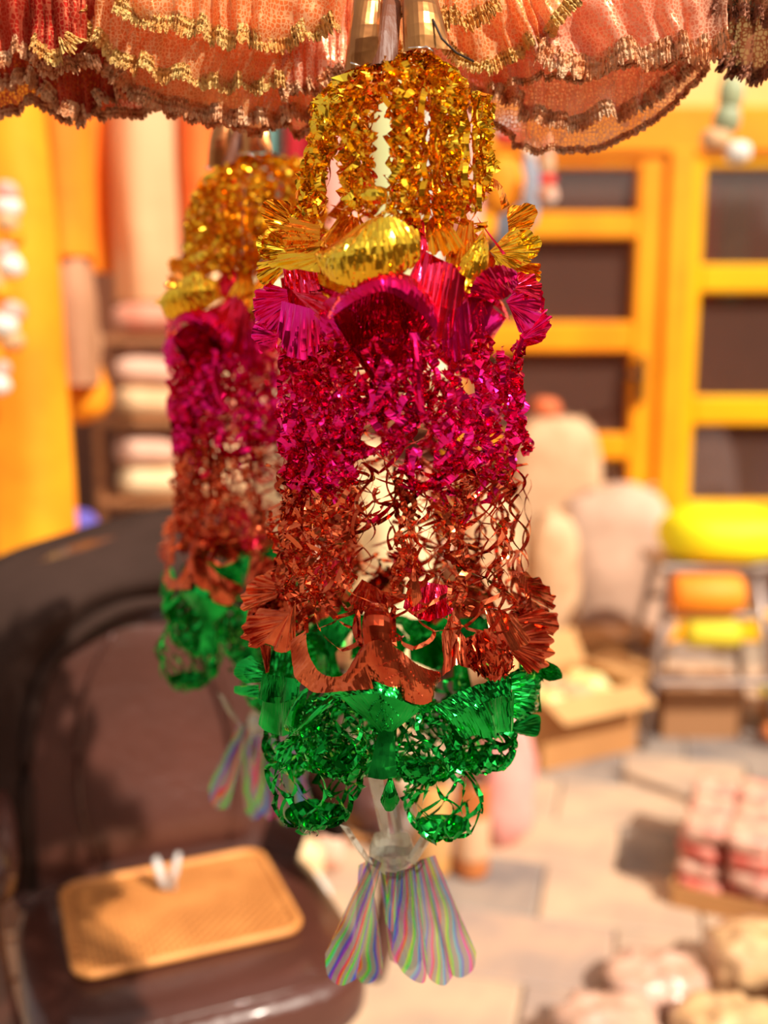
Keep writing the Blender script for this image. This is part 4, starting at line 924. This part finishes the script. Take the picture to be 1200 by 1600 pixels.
BS_ = mat('cream_wrapping', (.72, .46, .26), .7, c2=(.58, .34, .18), scale=10, bump=.5, bscale=30)
sack('white_sack', 'big pinkish white sack standing left of the yellow topped stool', 845, 1058, 758, 1010, 4.38, WS, p=2.6, wr=.09, depth=.30)
sack('white_sack', 'low crumpled white sack lying in front of the big one', 820, 905, 800, 990, 4.05, BS_, p=2.6, wr=.08, depth=.18)
sack('wrapped_bale', 'upright cream wrapped bale against the yellow door', 790, 930, 652, 985, 4.68, BS_, p=4, wr=.03, depth=.22)
ob = MB().pillow((0, 0, 0), (.13, .11, .09), p=2.4, wr=.03).build('orange_bundle', mat('rust_cloth', (.72, .16, .05), .7)); ob.location = Vector((at(852, 640, 4.68).x, 4.68, zat(652, 4.68) + .045))
tag(ob, 'small rust orange bundle on top of the cream wrapped bale', 'bundle')
sack('cream_sack', 'tall cream sack seen through the copper net hole', 545, 680, 735, 1080, 3.7, mat('cream_sack', (.93, .74, .42), .8, c2=(.88, .64, .34), scale=5, bump=.3), p=2.8)
sack('cream_sack', 'beige sack just right of the copper net', 705, 815, 760, 1080, 3.98, BS_, p=2.8)
sack('ivory_sack', 'ivory sack seen between the two garlands', 390, 480, 690, 1010, 3.6, mat('ivory_sack', (.90, .80, .50), .8, c2=(.85, .7, .4), scale=5, bump=.3), p=2.8)
# cardboard boxes
CARD = mat('cardboard', (.50, .24, .08), .8, c2=(.44, .20, .065), scale=3, bump=.1)
CARD2 = mat('cardboard_pale', (.62, .34, .13), .8, c2=(.54, .28, .10), scale=3, bump=.1)
def carton(label, c, d, rz, h, flaps=True, m=CARD, fill=None, cat='box'):
    r = empty('cardboard_box', (c[0], c[1], c[2] if len(c) > 2 else 0), rz, label, cat)
    w_, l_ = d; t = .006
    for nm, cc, dd in (('side', (0, -l_ / 2, h / 2), (w_, t, h)), ('side', (0, l_ / 2, h / 2), (w_, t, h)), ('side', (-w_ / 2, 0, h / 2), (t, l_ - t, h)), ('side', (w_ / 2, 0, h / 2), (t, l_ - t, h)), ('bottom', (0, 0, t / 2), (w_ - t, l_ - t, t))):
        MB().box(cc, dd).build(nm, m, r)
    if flaps:
        fh = .13
        for k, (ax, sg) in enumerate((('y', -1), ('y', 1), ('x', -1), ('x', 1))):
            a = R([35, 60, 30, 15][k]); dx = math.cos(a) * fh; dz = math.sin(a) * fh
            if ax == 'y': v = [(-w_ / 2, sg * l_ / 2, h), (w_ / 2, sg * l_ / 2, h), (w_ / 2 - .01, sg * (l_ / 2 + dx), h + dz * (1 if k else -.6)), (-w_ / 2 + .01, sg * (l_ / 2 + dx), h + dz * (1 if k else -.6))]
            else: v = [(sg * w_ / 2, -l_ / 2, h), (sg * w_ / 2, l_ / 2, h), (sg * (w_ / 2 + dx), l_ / 2 - .01, h + dz), (sg * (w_ / 2 + dx), -l_ / 2 + .01, h + dz)]
            up = [(p[0], p[1], p[2] + .004) for p in v]
            MB().add(v + up, [(0, 1, 2, 3), (4, 7, 6, 5), (0, 4, 5, 1), (1, 5, 6, 2), (2, 6, 7, 3), (3, 7, 4, 0)]).build('flap', CARD2, r)
    else:
        MB().box((0, 0, h), (w_, l_, .008)).build('lid', m, r)
        MB().box((0, 0, h + .0045), (.05, l_ * .98, .002)).build('tape', BEI, r)
    return r
p = onz(905, 1165, 0)
carton('open cardboard box of pale green scraps on the paving, nearest of the boxes', (.66, 3.56), (.42, .30), R(28), .25)
YGR = mat('yellow_green_paper', (.72, .72, .22), .8, c2=(.85, .75, .4), scale=20)
rr = random.Random(2)
for k in range(9):
    o = MB().pillow((0, 0, 0), (.12, .10, .07), p=2.2, wr=.05, seed=k, n=7).build('crumpled_paper', [YGR, BS_, YGR][k % 3])
    a = R(28); lx = -.13 + .13 * (k % 3); ly = -.08 + .08 * (k // 3); o.location = (.66 + lx * math.cos(a) - ly * math.sin(a), 3.56 + lx * math.sin(a) + ly * math.cos(a), .20 + rr.uniform(-.01, .02))
    tag(o, 'crumpled pale green paper in the open box, %s row, %s' % (['front', 'middle', 'back'][k // 3], ['left', 'centre', 'right'][k % 3]), 'paper', 'crumpled paper in the open box')
carton('closed cardboard box behind the open one, under the white sack', (.93, 4.0), (.36, .20), R(10), .30, False)
# pink bag and brown jars by the tassel
PK = mat('pink_plastic', (.92, .42, .36), .4, c2=(.85, .34, .30), scale=10, bump=.4, bscale=20)
pb = empty('pink_bag', (.36, 2.83, 0), 0, 'pink plastic bag on the paving behind the green tier', 'bag')
MB().pillow((.36, 2.83, .20), (.17, .14, .40), n=14, p=2.6, wr=.05, seed=4, freq=4).build('bag_body', PK, pb, origin='world')
MB().tube([(.32, 2.83, .39), (.32, 2.82, .45), (.36, 2.82, .475), (.40, 2.82, .45), (.40, 2.83, .39)], .008, 6).build('bag_handle', PK, pb, origin='world')
OCH = mat('ochre_label', (.75, .40, .12), .6, c2=(.62, .28, .08), scale=8)
for x, lab, h, m in ((.135, 'ochre round tin left of the brown jar behind the tassel', .30, OCH), (.245, 'red brown jar with pale label on the paving right of the tassel', .30, mat('brown_glaze', (.45, .13, .03), .3, c2=(.55, .18, .05), scale=6))):
    r = empty('storage_jar', (x, 2.66, 0), 0, lab, 'jar')
    MB().lathe([(.030, 0), (.047, .004), (.050, .02), (.050, h - .05), (.044, h - .03), (.040, h - .02)], (x, 2.66, 0), 24).build('jar_body', m, r, origin='world')
    MB().lathe([(.042, h - .022), (.043, h - .02), (.043, h), (.038, h + .006)], (x, 2.66, 0), 24).build('lid', DARKWOOD, r, origin='world')
    MB().lathe([(.0508, .06), (.0512, .062), (.0512, h - .12), (.0508, h - .118)], (x, 2.66, 0), 24).build('jar_label', BEI if x > .2 else CARD2, r, origin='world')
# plaster pale odds and ends between chair and tassel
rr = random.Random(31)
for k, (x, y, s, lab) in enumerate(((452, 1330, .10, 'ivory crumpled wrapper right of the chair back, upper'), (470, 1370, .09, 'cream crumpled wrapper right of the chair back, lower'), (505, 1345, .08, 'pinkish crumpled wrapper left of the tassel'), (490, 1420, .07, 'small grey white wrapper by the chair front'), (560, 1300, .08, 'tan crumpled wrapper behind the silver cords'))):
    q = onz(x, y + 30, 0); o = MB().pillow((0, 0, 0), (s * 1.1, s, s * 1.6), n=12, p=2.2, wr=.06, seed=k + 60).build('crumpled_wrapper', [BUN[3][1], BUN[0][1], BUN[1][1], WHI, CARD2][k])
    o.location = (q.x, q.y + .05, s * .8); tag(o, lab, 'wrapper')
# stool with bright cushions
STW = mat('dull_steel', (.40, .33, .30), .4, .7)
SX, SY = 1.19, 3.72
st = empty('step_stool', (SX, SY, 0), 0, 'grey metal step stool standing on the paving before the yellow window', 'stool')
zt = .66
MB().box((SX, SY, zt), (.40, .30, .03), bev=.008).build('seat', STW, st, origin='world')
for sx in (-1, 1):
    for sy in (-1, 1):
        MB().tube([(SX + sx * .15, SY + sy * .11, zt), (SX + sx * .25, SY + sy * .20, .01)], .016, 8).build('leg', STW, st, origin='world')
for z, k in ((.25, .2), (.49, .185)):
    for sy in (-1, 1): MB().box((SX, SY + sy * (.20 - .11 * z), z), (.48 - .26 * z, .05, .022), bev=.004).build('tread', STW, st, origin='world')
LIME = mat('lime_yellow_cloth', (.90, .80, .0), .6, c2=(1.0, .88, .0), scale=5, bump=.25, bscale=10)
cu = MB().pillow((0, 0, 0), (.46, .34, .19), n=14, p=2.8, wr=.03, seed=8).build('cushion', LIME); cu.location = (SX + .06, SY - .02, zt + .105)
tag(cu, 'lime yellow cushion on top of the metal step stool', 'cushion')
def cyl_roll(name, label, x, y, z, L, r_, m, rz=0, cat='cloth roll'):
    b = MB(); pr = [(0.0001, -L / 2), (r_ * .8, -L / 2), (r_, -L / 2 + .02), (r_, L / 2 - .02), (r_ * .8, L / 2), (.0001, L / 2)]
    b.lathe(pr, (0, 0, 0), 18); b.v = [(q[2], q[1], q[0]) for q in b.v]
    o = b.build(name, m); o.location = (x, y, z); o.rotation_euler = (0, 0, rz); return tag(o, label, cat)
cyl_roll('cloth_roll', 'bright orange cloth roll on the stool tread, under the lime cushion', SX - .035, SY - .16, .575, .25, .07, mat('orange_cloth', (1.0, .25, .01), .6, c2=(1.0, .32, .01), scale=4))
cyl_roll('cloth_roll', 'dull yellow cloth roll tucked under the orange one on the stool', SX - .01, SY - .17, .43, .19, .05, mat('mustard_cloth', (.72, .58, .02), .7))
carton('brown box standing under the step stool', (SX + .0, SY + .02), (.30, .22), 0, .19, False, mat('brown_card', (.36, .17, .07), .8))
cyl_roll('cloth_roll', 'amber cloth roll right of the stool at the right edge', 1.60, 3.70, .60, .22, .06, mat('amber_cloth', (1.0, .42, .02), .6), R(30))
cyl_roll('cloth_roll', 'yellow cloth roll at the right edge below the amber one', 1.62, 3.68, .44, .22, .05, LIME, R(40))
rs = empty('wooden_crate', (1.62, 3.72, 0), 0, 'salmon wooden crate beside the stool at the right edge', 'crate')
for k in range(4): MB().box((1.62, 3.60, .06 + .1 * k), (.26, .015, .08), bev=.003).build('slat', mat('salmon_wood_%s' % 'abcd'[k], (.80 - .03 * k, .38, .20), .7), rs, origin='world')
for k in range(4): MB().box((1.62, 3.84, .06 + .1 * k), (.26, .015, .08), bev=.003).build('slat', CARD2, rs, origin='world')
for sx in (-1, 1):
    for sy in (-1, 1): MB().box((1.62 + sx * .12, 3.72 + sy * .10, .20), (.025, .025, .40)).build('post', CARD, rs, origin='world')
for sx in (-1, 1):
    for k in range(4): MB().box((1.62 + sx * .137, 3.72, .06 + .1 * k), (.012, .22, .08)).build('slat', CARD2, rs, origin='world')
for nm, x, y, z, m, lab in (('orange_ball', 1.435, 3.60, .035, mat('orange_felt', (.9, .28, .08), .8), 'small orange felt ball on the paving by the stool leg'), ('yellow_ball', 1.43, 3.66, .19, LIME, 'small yellow felt ball hanging on the stool leg'), ('red_ball', .98, 3.75, .10, mat('red_felt_ball', (.8, .15, .06), .8), 'small red felt ball left of the stool leg')):
    o = MB().pillow((0, 0, 0), (.07, .07, .07), p=2, wr=.01, n=9).build('felt_ball', m); o.location = (x, y, z); tag(o, lab, 'ball')
# things inside the window
for x, m, lab, wd_ in ((1.52, CRI, 'dark red cloth hanging behind the window panes, left', .10), (1.66, TEA, 'dark teal cloth hanging behind the window panes, middle', .14), (1.95, BRC, 'brown cloth hanging behind the window panes, right', .2)):
    b, bs = cloth('c', 0, 10, 260, 400, YW + .5, m)
    b = MB(); b.pillow((0, 0, 0), (wd_, .06, .62), p=3.5, n=10, wr=.02); o = b.build('hanging_cloth', m); o.location = (x * 1.08, YW + .5, 1.95); tag(o, lab, 'cloth', 'cloths behind the window')
for x, z, m, lab in ((1.62, 1.0, GRY, 'grey bundle on the floor inside the shop window'), (2.05, .98, mat('violet_cloth', (.22, .13, .30), .8), 'violet bundle inside the shop window, right')):
    sk = MB().pillow((0, 0, 0), (.34, .25, 1.0), p=3, n=12, wr=.06, seed=3).build('tall_bundle', m); sk.location = (x * 1.05, YW + .5, .51); tag(sk, lab, 'bundle')

# ------------------------------------------------------------------ right foreground goods
PR = mat('salmon_stripe', (.60, .09, .06), .6, c2=(.70, .28, .20), scale=18, bump=.3)
PW = mat('cream_packet', (.80, .50, .36), .45, c2=(.66, .26, .20), scale=20, bump=.4)
rr = random.Random(77)
stk = empty('packet_tray', (1.13, 2.56, 0), R(-24), 'low brown cardboard tray under the stacked packets at the right edge', 'tray')
MB().box((0, 0, .008), (.62, .42, .016)).build('tray_base', CARD, stk)
for cc, dd in (((0, -.21, .03), (.62, .008, .06)), ((0, .21, .03), (.62, .008, .06)), ((-.31, 0, .03), (.008, .41, .06)), ((.31, 0, .03), (.008, .41, .06))): MB().box(cc, dd).build('tray_side', CARD, stk)
Mx = Matrix.Translation((1.13, 2.56, 0)) @ Matrix.Rotation(R(-24), 4, 'Z')
wordr = ['front', 'middle', 'back']; lyr = ['lowest layer', 'second layer', 'third layer', 'top layer']; cw = ['leftmost', 'second', 'third', 'fourth', 'rightmost']
for L_ in range(4):
    for a in range(5):
        for b_ in range(3):
            if L_ < 3 and b_ == 1: continue
            q = Mx @ Vector((-.245 + a * .122, -.13 + b_ * .13, .045 + L_ * .051))
            m = PW if L_ in (3,) or (L_ == 1) else PR
            o = MB().pillow((0, 0, 0), (.118, .125, .050), p=4, n=9, wr=.03, freq=9, seed=a * 7 + b_ + L_ * 3).build('packet', m); o.location = q + Vector((rr.uniform(-.006, .006), rr.uniform(-.012, .012), 0)); o.rotation_euler = (rr.uniform(-.03, .03), rr.uniform(-.03, .03), R(-24) + rr.uniform(-.06, .06))
            tag(o, '%s packet stacked at the right edge, %s, %s row, %s' % ('cream' if m is PW else 'red', lyr[L_], wordr[b_], cw[a]), 'packet', 'stacked packets at the right edge')
# plastic wrapped goods, bottom right
PLA = mat('clear_wrap', (.70, .44, .34), .15, c2=(.55, .33, .24), scale=18, bump=.9, bscale=22, coat=.8)
PLB = mat('clear_wrap_ochre', (.75, .48, .24), .15, c2=(.55, .32, .16), scale=18, bump=.9, bscale=22, coat=.8)
PLC = mat('clear_wrap_plum', (.42, .22, .18), .15, c2=(.6, .4, .34), scale=18, bump=.9, bscale=22, coat=.8)
rr = random.Random(13)
spots = [(.47, 1.93, .10, 'leftmost of the heap'), (.71, 1.90, .13, 'second from the left in the front row'), (.95, 1.93, .17, 'front row, by the corner of the picture'), (.62, 2.12, .08, 'left end of the back row'),
         (.86, 2.15, .14, 'middle of the back row'), (1.10, 2.17, .17, 'right end of the back row, before the packets'), (1.20, 1.94, .2, 'farthest right in the front row')]
for k, (x, y, h, nm) in enumerate(spots):
    o = MB().pillow((0, 0, 0), (.225, .19, h), n=18, p=2.8, wr=.04, seed=k * 3, freq=8).build('wrapped_parcel', [PLA, PLB, PLC][k % 3])
    o.location = (x, y, h / 2 + .002); o.rotation_euler = (0, 0, rr.uniform(-.1, .1))
    tag(o, '%s parcel in crinkled clear plastic, %s' % (['pinkish', 'ochre', 'plum brown'][k % 3], nm), 'parcel', 'plastic wrapped parcels at the bottom right')
pl = MB().box((0, 0, .19), (.05, .05, .60), bev=.006).build('wooden_post', mat('terracotta_wood', (.72, .30, .14), .7, c2=(.62, .24, .1), scale=5)); pl.location = (1.22, 2.86, .11)
tag(pl, 'terracotta coloured wooden post at the right edge behind the packets', 'post')

# ------------------------------------------------------------------ leather chair
LEA = mat('brown_leather', (.095, .028, .018), .40, c2=(.070, .021, .013), scale=4, bump=.25, bscale=60, coat=.6)
BLK = mat('black_brown_cloth', (.034, .017, .012), .9, spec=.2, c2=(.046, .024, .018), scale=5, bump=.3, bscale=25, sheen=.0)
CHR = mat('chair_base_metal', (.5, .48, .46), .3, 1.)
CA = R(22); CC = Vector((-.352, 1.655, 0)); SZ = .485
chair = empty('office_chair', CC, CA, 'brown leather swivel chair with padded seat, lower left', 'chair')
MB().pillow((0, -.01, SZ - .065), (.56, .54, .13), n=20, p=4.5).build('seat', LEA, chair)
b = MB()
for k in range(3): b.tube([(-.25, -.262 + .001 * k, SZ - .03 - k * .0), (.25, -.262, SZ - .03)], .004, 6)
MB().tube([(-.22, -.235, SZ - .016), (-.1, -.252, SZ - .014), (.1, -.252, SZ - .014), (.22, -.235, SZ - .016)], .006, 6).build('seat_piping', LEA, chair)
# backrest: a tall padded shell with side wings, leaning back
nu, nv = 36, 18; V = []
def bk(u, v, front=True):
    x = (u - .5) * 2; wv = .285 * (1 - .20 * max(0, v - .55) ** 1.5 * 2) * (1 - .25 * max(0, .12 - v) * 4)
    z = SZ - .06 + .66 * v - .09 * abs(x) ** 3 * v
    y = .22 + .11 * v + (-.050 * abs(x) ** 3 if front else .07)
    if front: y -= .030 * math.sin(PI * min(1, v * 1.1)) * (1 - abs(x) ** 2.5) + .022 * math.exp(-((v - .18) / .12) ** 2) * (1 - x * x) + .02 * math.exp(-((v - .80) / .14) ** 2) * (1 - x * x)
    return Vector((x * wv, y, z))
for i in range(nu):
    for j in range(nv): V.append(bk(i / (nu - 1), j / (nv - 1)))
b = MB(); b.grid(V, nu, nv, smooth=True)
V2 = [bk(i / (nu - 1), j / (nv - 1), False) for i in range(nu) for j in range(nv)]
b.grid(V2, nu, nv, smooth=True)
rim = [(i, 0) for i in range(nu)] + [(nu - 1, j) for j in range(1, nv)] + [(i, nv - 1) for i in range(nu - 2, -1, -1)] + [(0, j) for j in range(nv - 2, 0, -1)]
RV = []
for (i, j) in rim:
    a, c_ = V[i * nv + j], V2[i * nv + j]; m_ = (a + c_) / 2; ctr = Vector((0, .25, SZ + .28)); o_ = (m_ - ctr); o_.y = 0; o_.normalize()
    RV += [a, m_ + o_ * .018, c_]
b.grid(RV, len(rim), 3, closed_u=True, smooth=True)
b.build('backrest', LEA, chair)
for s in (-1, 1):
    pts = [Vector((s * .13, .205, SZ + .02)), Vector((s * .15, .21, SZ + .18)), Vector((s * .13, .225, SZ + .34)), Vector((s * .07, .24, SZ + .46))]
    MB().tube(crv(pts, 16), .005, 6).build('back_seam', LEA, chair)
for s in (-1, 1):
    r_ = MB().tube(crv([(s * .31, .24, SZ + .05), (s * .325, .20, SZ + .17), (s * .325, .0, SZ + .20), (s * .32, -.16, SZ + .17), (s * .31, -.19, SZ + .05), (s * .29, -.17, SZ - .08)], 20), .022, 10).build('armrest', CHR if False else LEA, chair)
    MB().pillow((s * .325, .02, SZ + .19), (.12, .34, .11), n=12, p=3).build('arm_pad', LEA, r_)
MB().lathe([(.03, .10), (.03, .32), (.05, .33), (.11, .38), (.11, SZ - .13)], (0, 0, 0), 20).build('gas_column', CHR, chair)
for k in range(5):
    a = 2 * PI * k / 5 + .3
    lg = MB().tube([(0, 0, .12), (.15 * math.cos(a), .15 * math.sin(a), .105), (.30 * math.cos(a), .30 * math.sin(a), .075)], [.026, .022, .016], 8).build('base_leg', CHR, chair)
    MB().lathe([(.001, -.012), (.024, -.012), (.028, 0), (.024, .012), (.001, .012)], (0, 0, 0), 16).build('caster', BLK, lg).matrix_local = Matrix.Translation((.31 * math.cos(a), .31 * math.sin(a), .030)) @ Matrix.Rotation(R(90), 4, 'X')
# black coat draped over the back
jk = empty('draped_coat', CC, CA, 'brownish black coat draped over the top and sides of the leather chair back', 'coat')
nu, nv = 60, 14; V = []
def coat(u, v):
    th = PI * u                                      # arch over the chair back, from its left side over the top to its right
    x = -math.cos(th) * (.405 - .02 * math.sin(th)); zz = SZ + .02 + (.64 + .03 * math.sin(3 * th + 1)) * max(0, math.sin(th)) ** .42
    inn = .33 + .03 * math.sin(5 * u * PI)
    k = v
    w_in = (.24 if u < .5 else .30); xi = -math.cos(th) * w_in; zi = SZ + .0 + (.505) * max(0, math.sin(th)) ** .5
    p = Vector((x, .30 + .04 * math.sin(th), zz)).lerp(Vector((xi, .20, zi)), k)
    yf = .40 - .19 * math.sin(PI / 2 * min(1, k * 2.2)) - .055 * math.sin(PI * k)
    p.y = yf + .06 * (p.z - SZ) / .6 + .010 * math.sin(9 * u * PI + 3 * v) * math.sin(PI * v) + .012 * mnoise.noise(Vector((u * 7, v * 4, 1)))
    return p
for i in range(nu):
    for j in range(nv): V.append(coat(i / (nu - 1), j / (nv - 1)))
b = MB(); b.grid(V, nu, nv, smooth=True); ct = b.build('coat_body', BLK, jk)
sol = ct.modifiers.new('thick', 'SOLIDIFY'); sol.thickness = .02; sol.offset = 1
MB().tube([coat(i / 40, .97) + Vector((0, -.012, 0)) for i in range(41)], .014, 8).build('collar_fold', BLK, jk)
MB().pillow((-.37, .22, SZ + .18), (.17, .10, .46), n=14, p=2.6, wr=.04, seed=2).build('sleeve', BLK, jk)

# rattan mat
CANE = mat('rattan', (.82, .34, .09), .55, c2=(.66, .25, .06), scale=10, bump=.2)
cn = CANE.node_tree.nodes; cl = CANE.node_tree.links
mcorn = [onz(145, 1530, SZ + .012), onz(490, 1440, SZ + .012), onz(385, 1332, SZ + .012), onz(78, 1385, SZ + .012)]
mc = sum(mcorn, Vector()) / 4; mc.z = SZ
rt = empty('rattan_mat', (mc.x, mc.y, SZ + .0005), CA, 'rounded rectangular woven rattan mat lying on the leather chair seat', 'mat')
MWX, MWY = .372, .290
outl = []
for qx, qy, a0 in ((1, 1, 0), (-1, 1, 90), (-1, -1, 180), (1, -1, 270)):
    for k in range(7):
        a = R(a0 + 15 * k); outl.append(((MWX / 2 - .035) * qx + .035 * math.cos(a), (MWY / 2 - .035) * qy + .035 * math.sin(a)))
n_ = len(outl); b = MB()
b.add([(x, y, .002) for x, y in outl] + [(x, y, .009) for x, y in outl], [tuple(range(n_))[::-1], tuple(range(n_, 2 * n_))] + [(i, (i + 1) % n_, n_ + (i + 1) % n_, n_ + i) for i in range(n_)])
b.build('mat_core', mat('rattan_dark', (.22, .075, .02), .7), rt)
MB().tube([(x, y, .010) for x, y in outl + outl[:1]], .0075, 8, cap=False).build('bound_edge', CANE, rt)
# strands: lengthwise and crosswise, over and under
def inside(x, y):
    dx = max(0, abs(x) - (MWX / 2 - .035)); dy = max(0, abs(y) - (MWY / 2 - .035)); return math.hypot(dx, dy) < .033
def strand(pts, wdir, wid):
    V = []
    for p_ in pts: V += [Vector(p_) - wdir * wid / 2, Vector(p_) + wdir * wid / 2]
    return V, [(2 * k, 2 * k + 1, 2 * k + 3, 2 * k + 2) for k in range(len(pts) - 1)]
st1 = .0095
for axis in (0, 1):
    LL, WW = (MWX, MWY) if axis == 0 else (MWY, MWX)
    n_s = int((WW - .012) / st1)
    for s in range(n_s):
        off = -WW / 2 + .006 + st1 * (s + .5)
        pts = []; k = 0; t = -LL / 2
        while t <= LL / 2 + 1e-6:
            x, y = (t, off) if axis == 0 else (off, t)
            if inside(x, y): pts.append((x, y, .0115 + .0016 * math.cos(PI * (t + LL / 2) / st1 + PI * s + (PI if axis else 0))))
            t += st1 / 2
        if len(pts) > 2:
            b = MB(); V, F = strand(pts, Vector((0, 1, 0)) if axis == 0 else Vector((1, 0, 0)), .0060); b.add(V, F)
            b.build('strand', CANE, rt)
# clear plastic clip standing on the mat
CLP = mat('milky_plastic', (.80, .76, .72), .25, trans=.25)
cb = onz(262, 1388, SZ + .016)
cl_ = empty('plastic_clip', (cb.x, cb.y, SZ + .014), 0, 'two milky plastic prongs in a v standing on the rattan mat', 'clip')
MB().tube([(-.006, 0, .004), (-.012, 0, .03), (-.020, 0, .062)], [.010, .014, .009], 10, flat=.6).build('prong', CLP, cl_)
MB().tube([(.006, 0, .004), (.014, 0, .035), (.022, 0, .070)], [.010, .013, .008], 10, flat=.6).build('prong', CLP, cl_)
MB().tube([(-.014, 0, .006), (.014, 0, .006)], .006, 8).build('bridge', CLP, cl_)
# pale crate and yellow tin left of the chair
wc = empty('pale_crate', (-.80, 1.92, 0), R(12), 'pale pinkish crate behind the chair at the left edge', 'crate')
for k in range(4): MB().box((0, -.15, .06 + .085 * k), (.34, .014, .07), bev=.003).build('slat', WS, wc)
for k in range(4): MB().box((0, .15, .06 + .085 * k), (.34, .014, .07), bev=.003).build('slat', WS, wc)
for sx in (-1, 1):
    for k in range(4): MB().box((sx * .165, 0, .06 + .085 * k), (.014, .28, .07), bev=.003).build('slat', WS, wc)
MB().box((0, 0, .02), (.32, .28, .02)).build('crate_base', WS, wc)
ti = empty('yellow_tin', (-.66, 1.50, 0), 0, 'bright yellow tin on the floor at the lower left edge', 'tin')
MB().lathe([(.07, 0), (.08, .005), (.08, .16), (.076, .165)], (0, 0, 0), 24).build('tin_body', YELLOW2, ti)
MB().lathe([(.078, .165), (.079, .166), (.079, .18), (.07, .184)], (0, 0, 0), 24).build('tin_lid', YELLOW, ti)
# blue bundle and pale pots behind the chair back
o = MB().pillow((0, 0, 0), (.11, .10, .10), p=2.4, n=10, wr=.02).build('blue_bundle', mat('blue_cloth', (.10, .08, .42), .7)); q = at(122, 822, 2.9); o.location = q; tag(o, 'small blue bundle on the low table left of the rack', 'bundle')
tb = empty('low_table', (at(160, 900, 2.95).x, 2.95, 0), 0, 'brown wooden table behind the leather chair', 'table')
tz = at(122, 822, 2.9).z - .05; tx = at(160, 900, 2.95).x
MB().box((tx, 2.95, tz - .02), (.52, .34, .035), bev=.006).build('tabletop', rackM, tb, origin='world')
for sx in (-1, 1):
    for sy in (-1, 1): MB().box((tx + sx * .22, 2.95 + sy * .13, (tz - .04) / 2), (.04, .04, tz - .04), bev=.004).build('leg', rackM, tb, origin='world')
for k, (x, lab) in enumerate(((165, 'pale pink paper packet on the brown table, beside the blue bundle'), (205, 'pale paper packet at the right end of the brown table'))):
    o = MB().pillow((0, 0, 0), (.075, .07, .06), p=3, n=8, wr=.02, seed=k).build('paper_packet', WHI); o.location = (at(x, 835, 2.88).x, 2.9, tz + .028); tag(o, lab, 'packet')
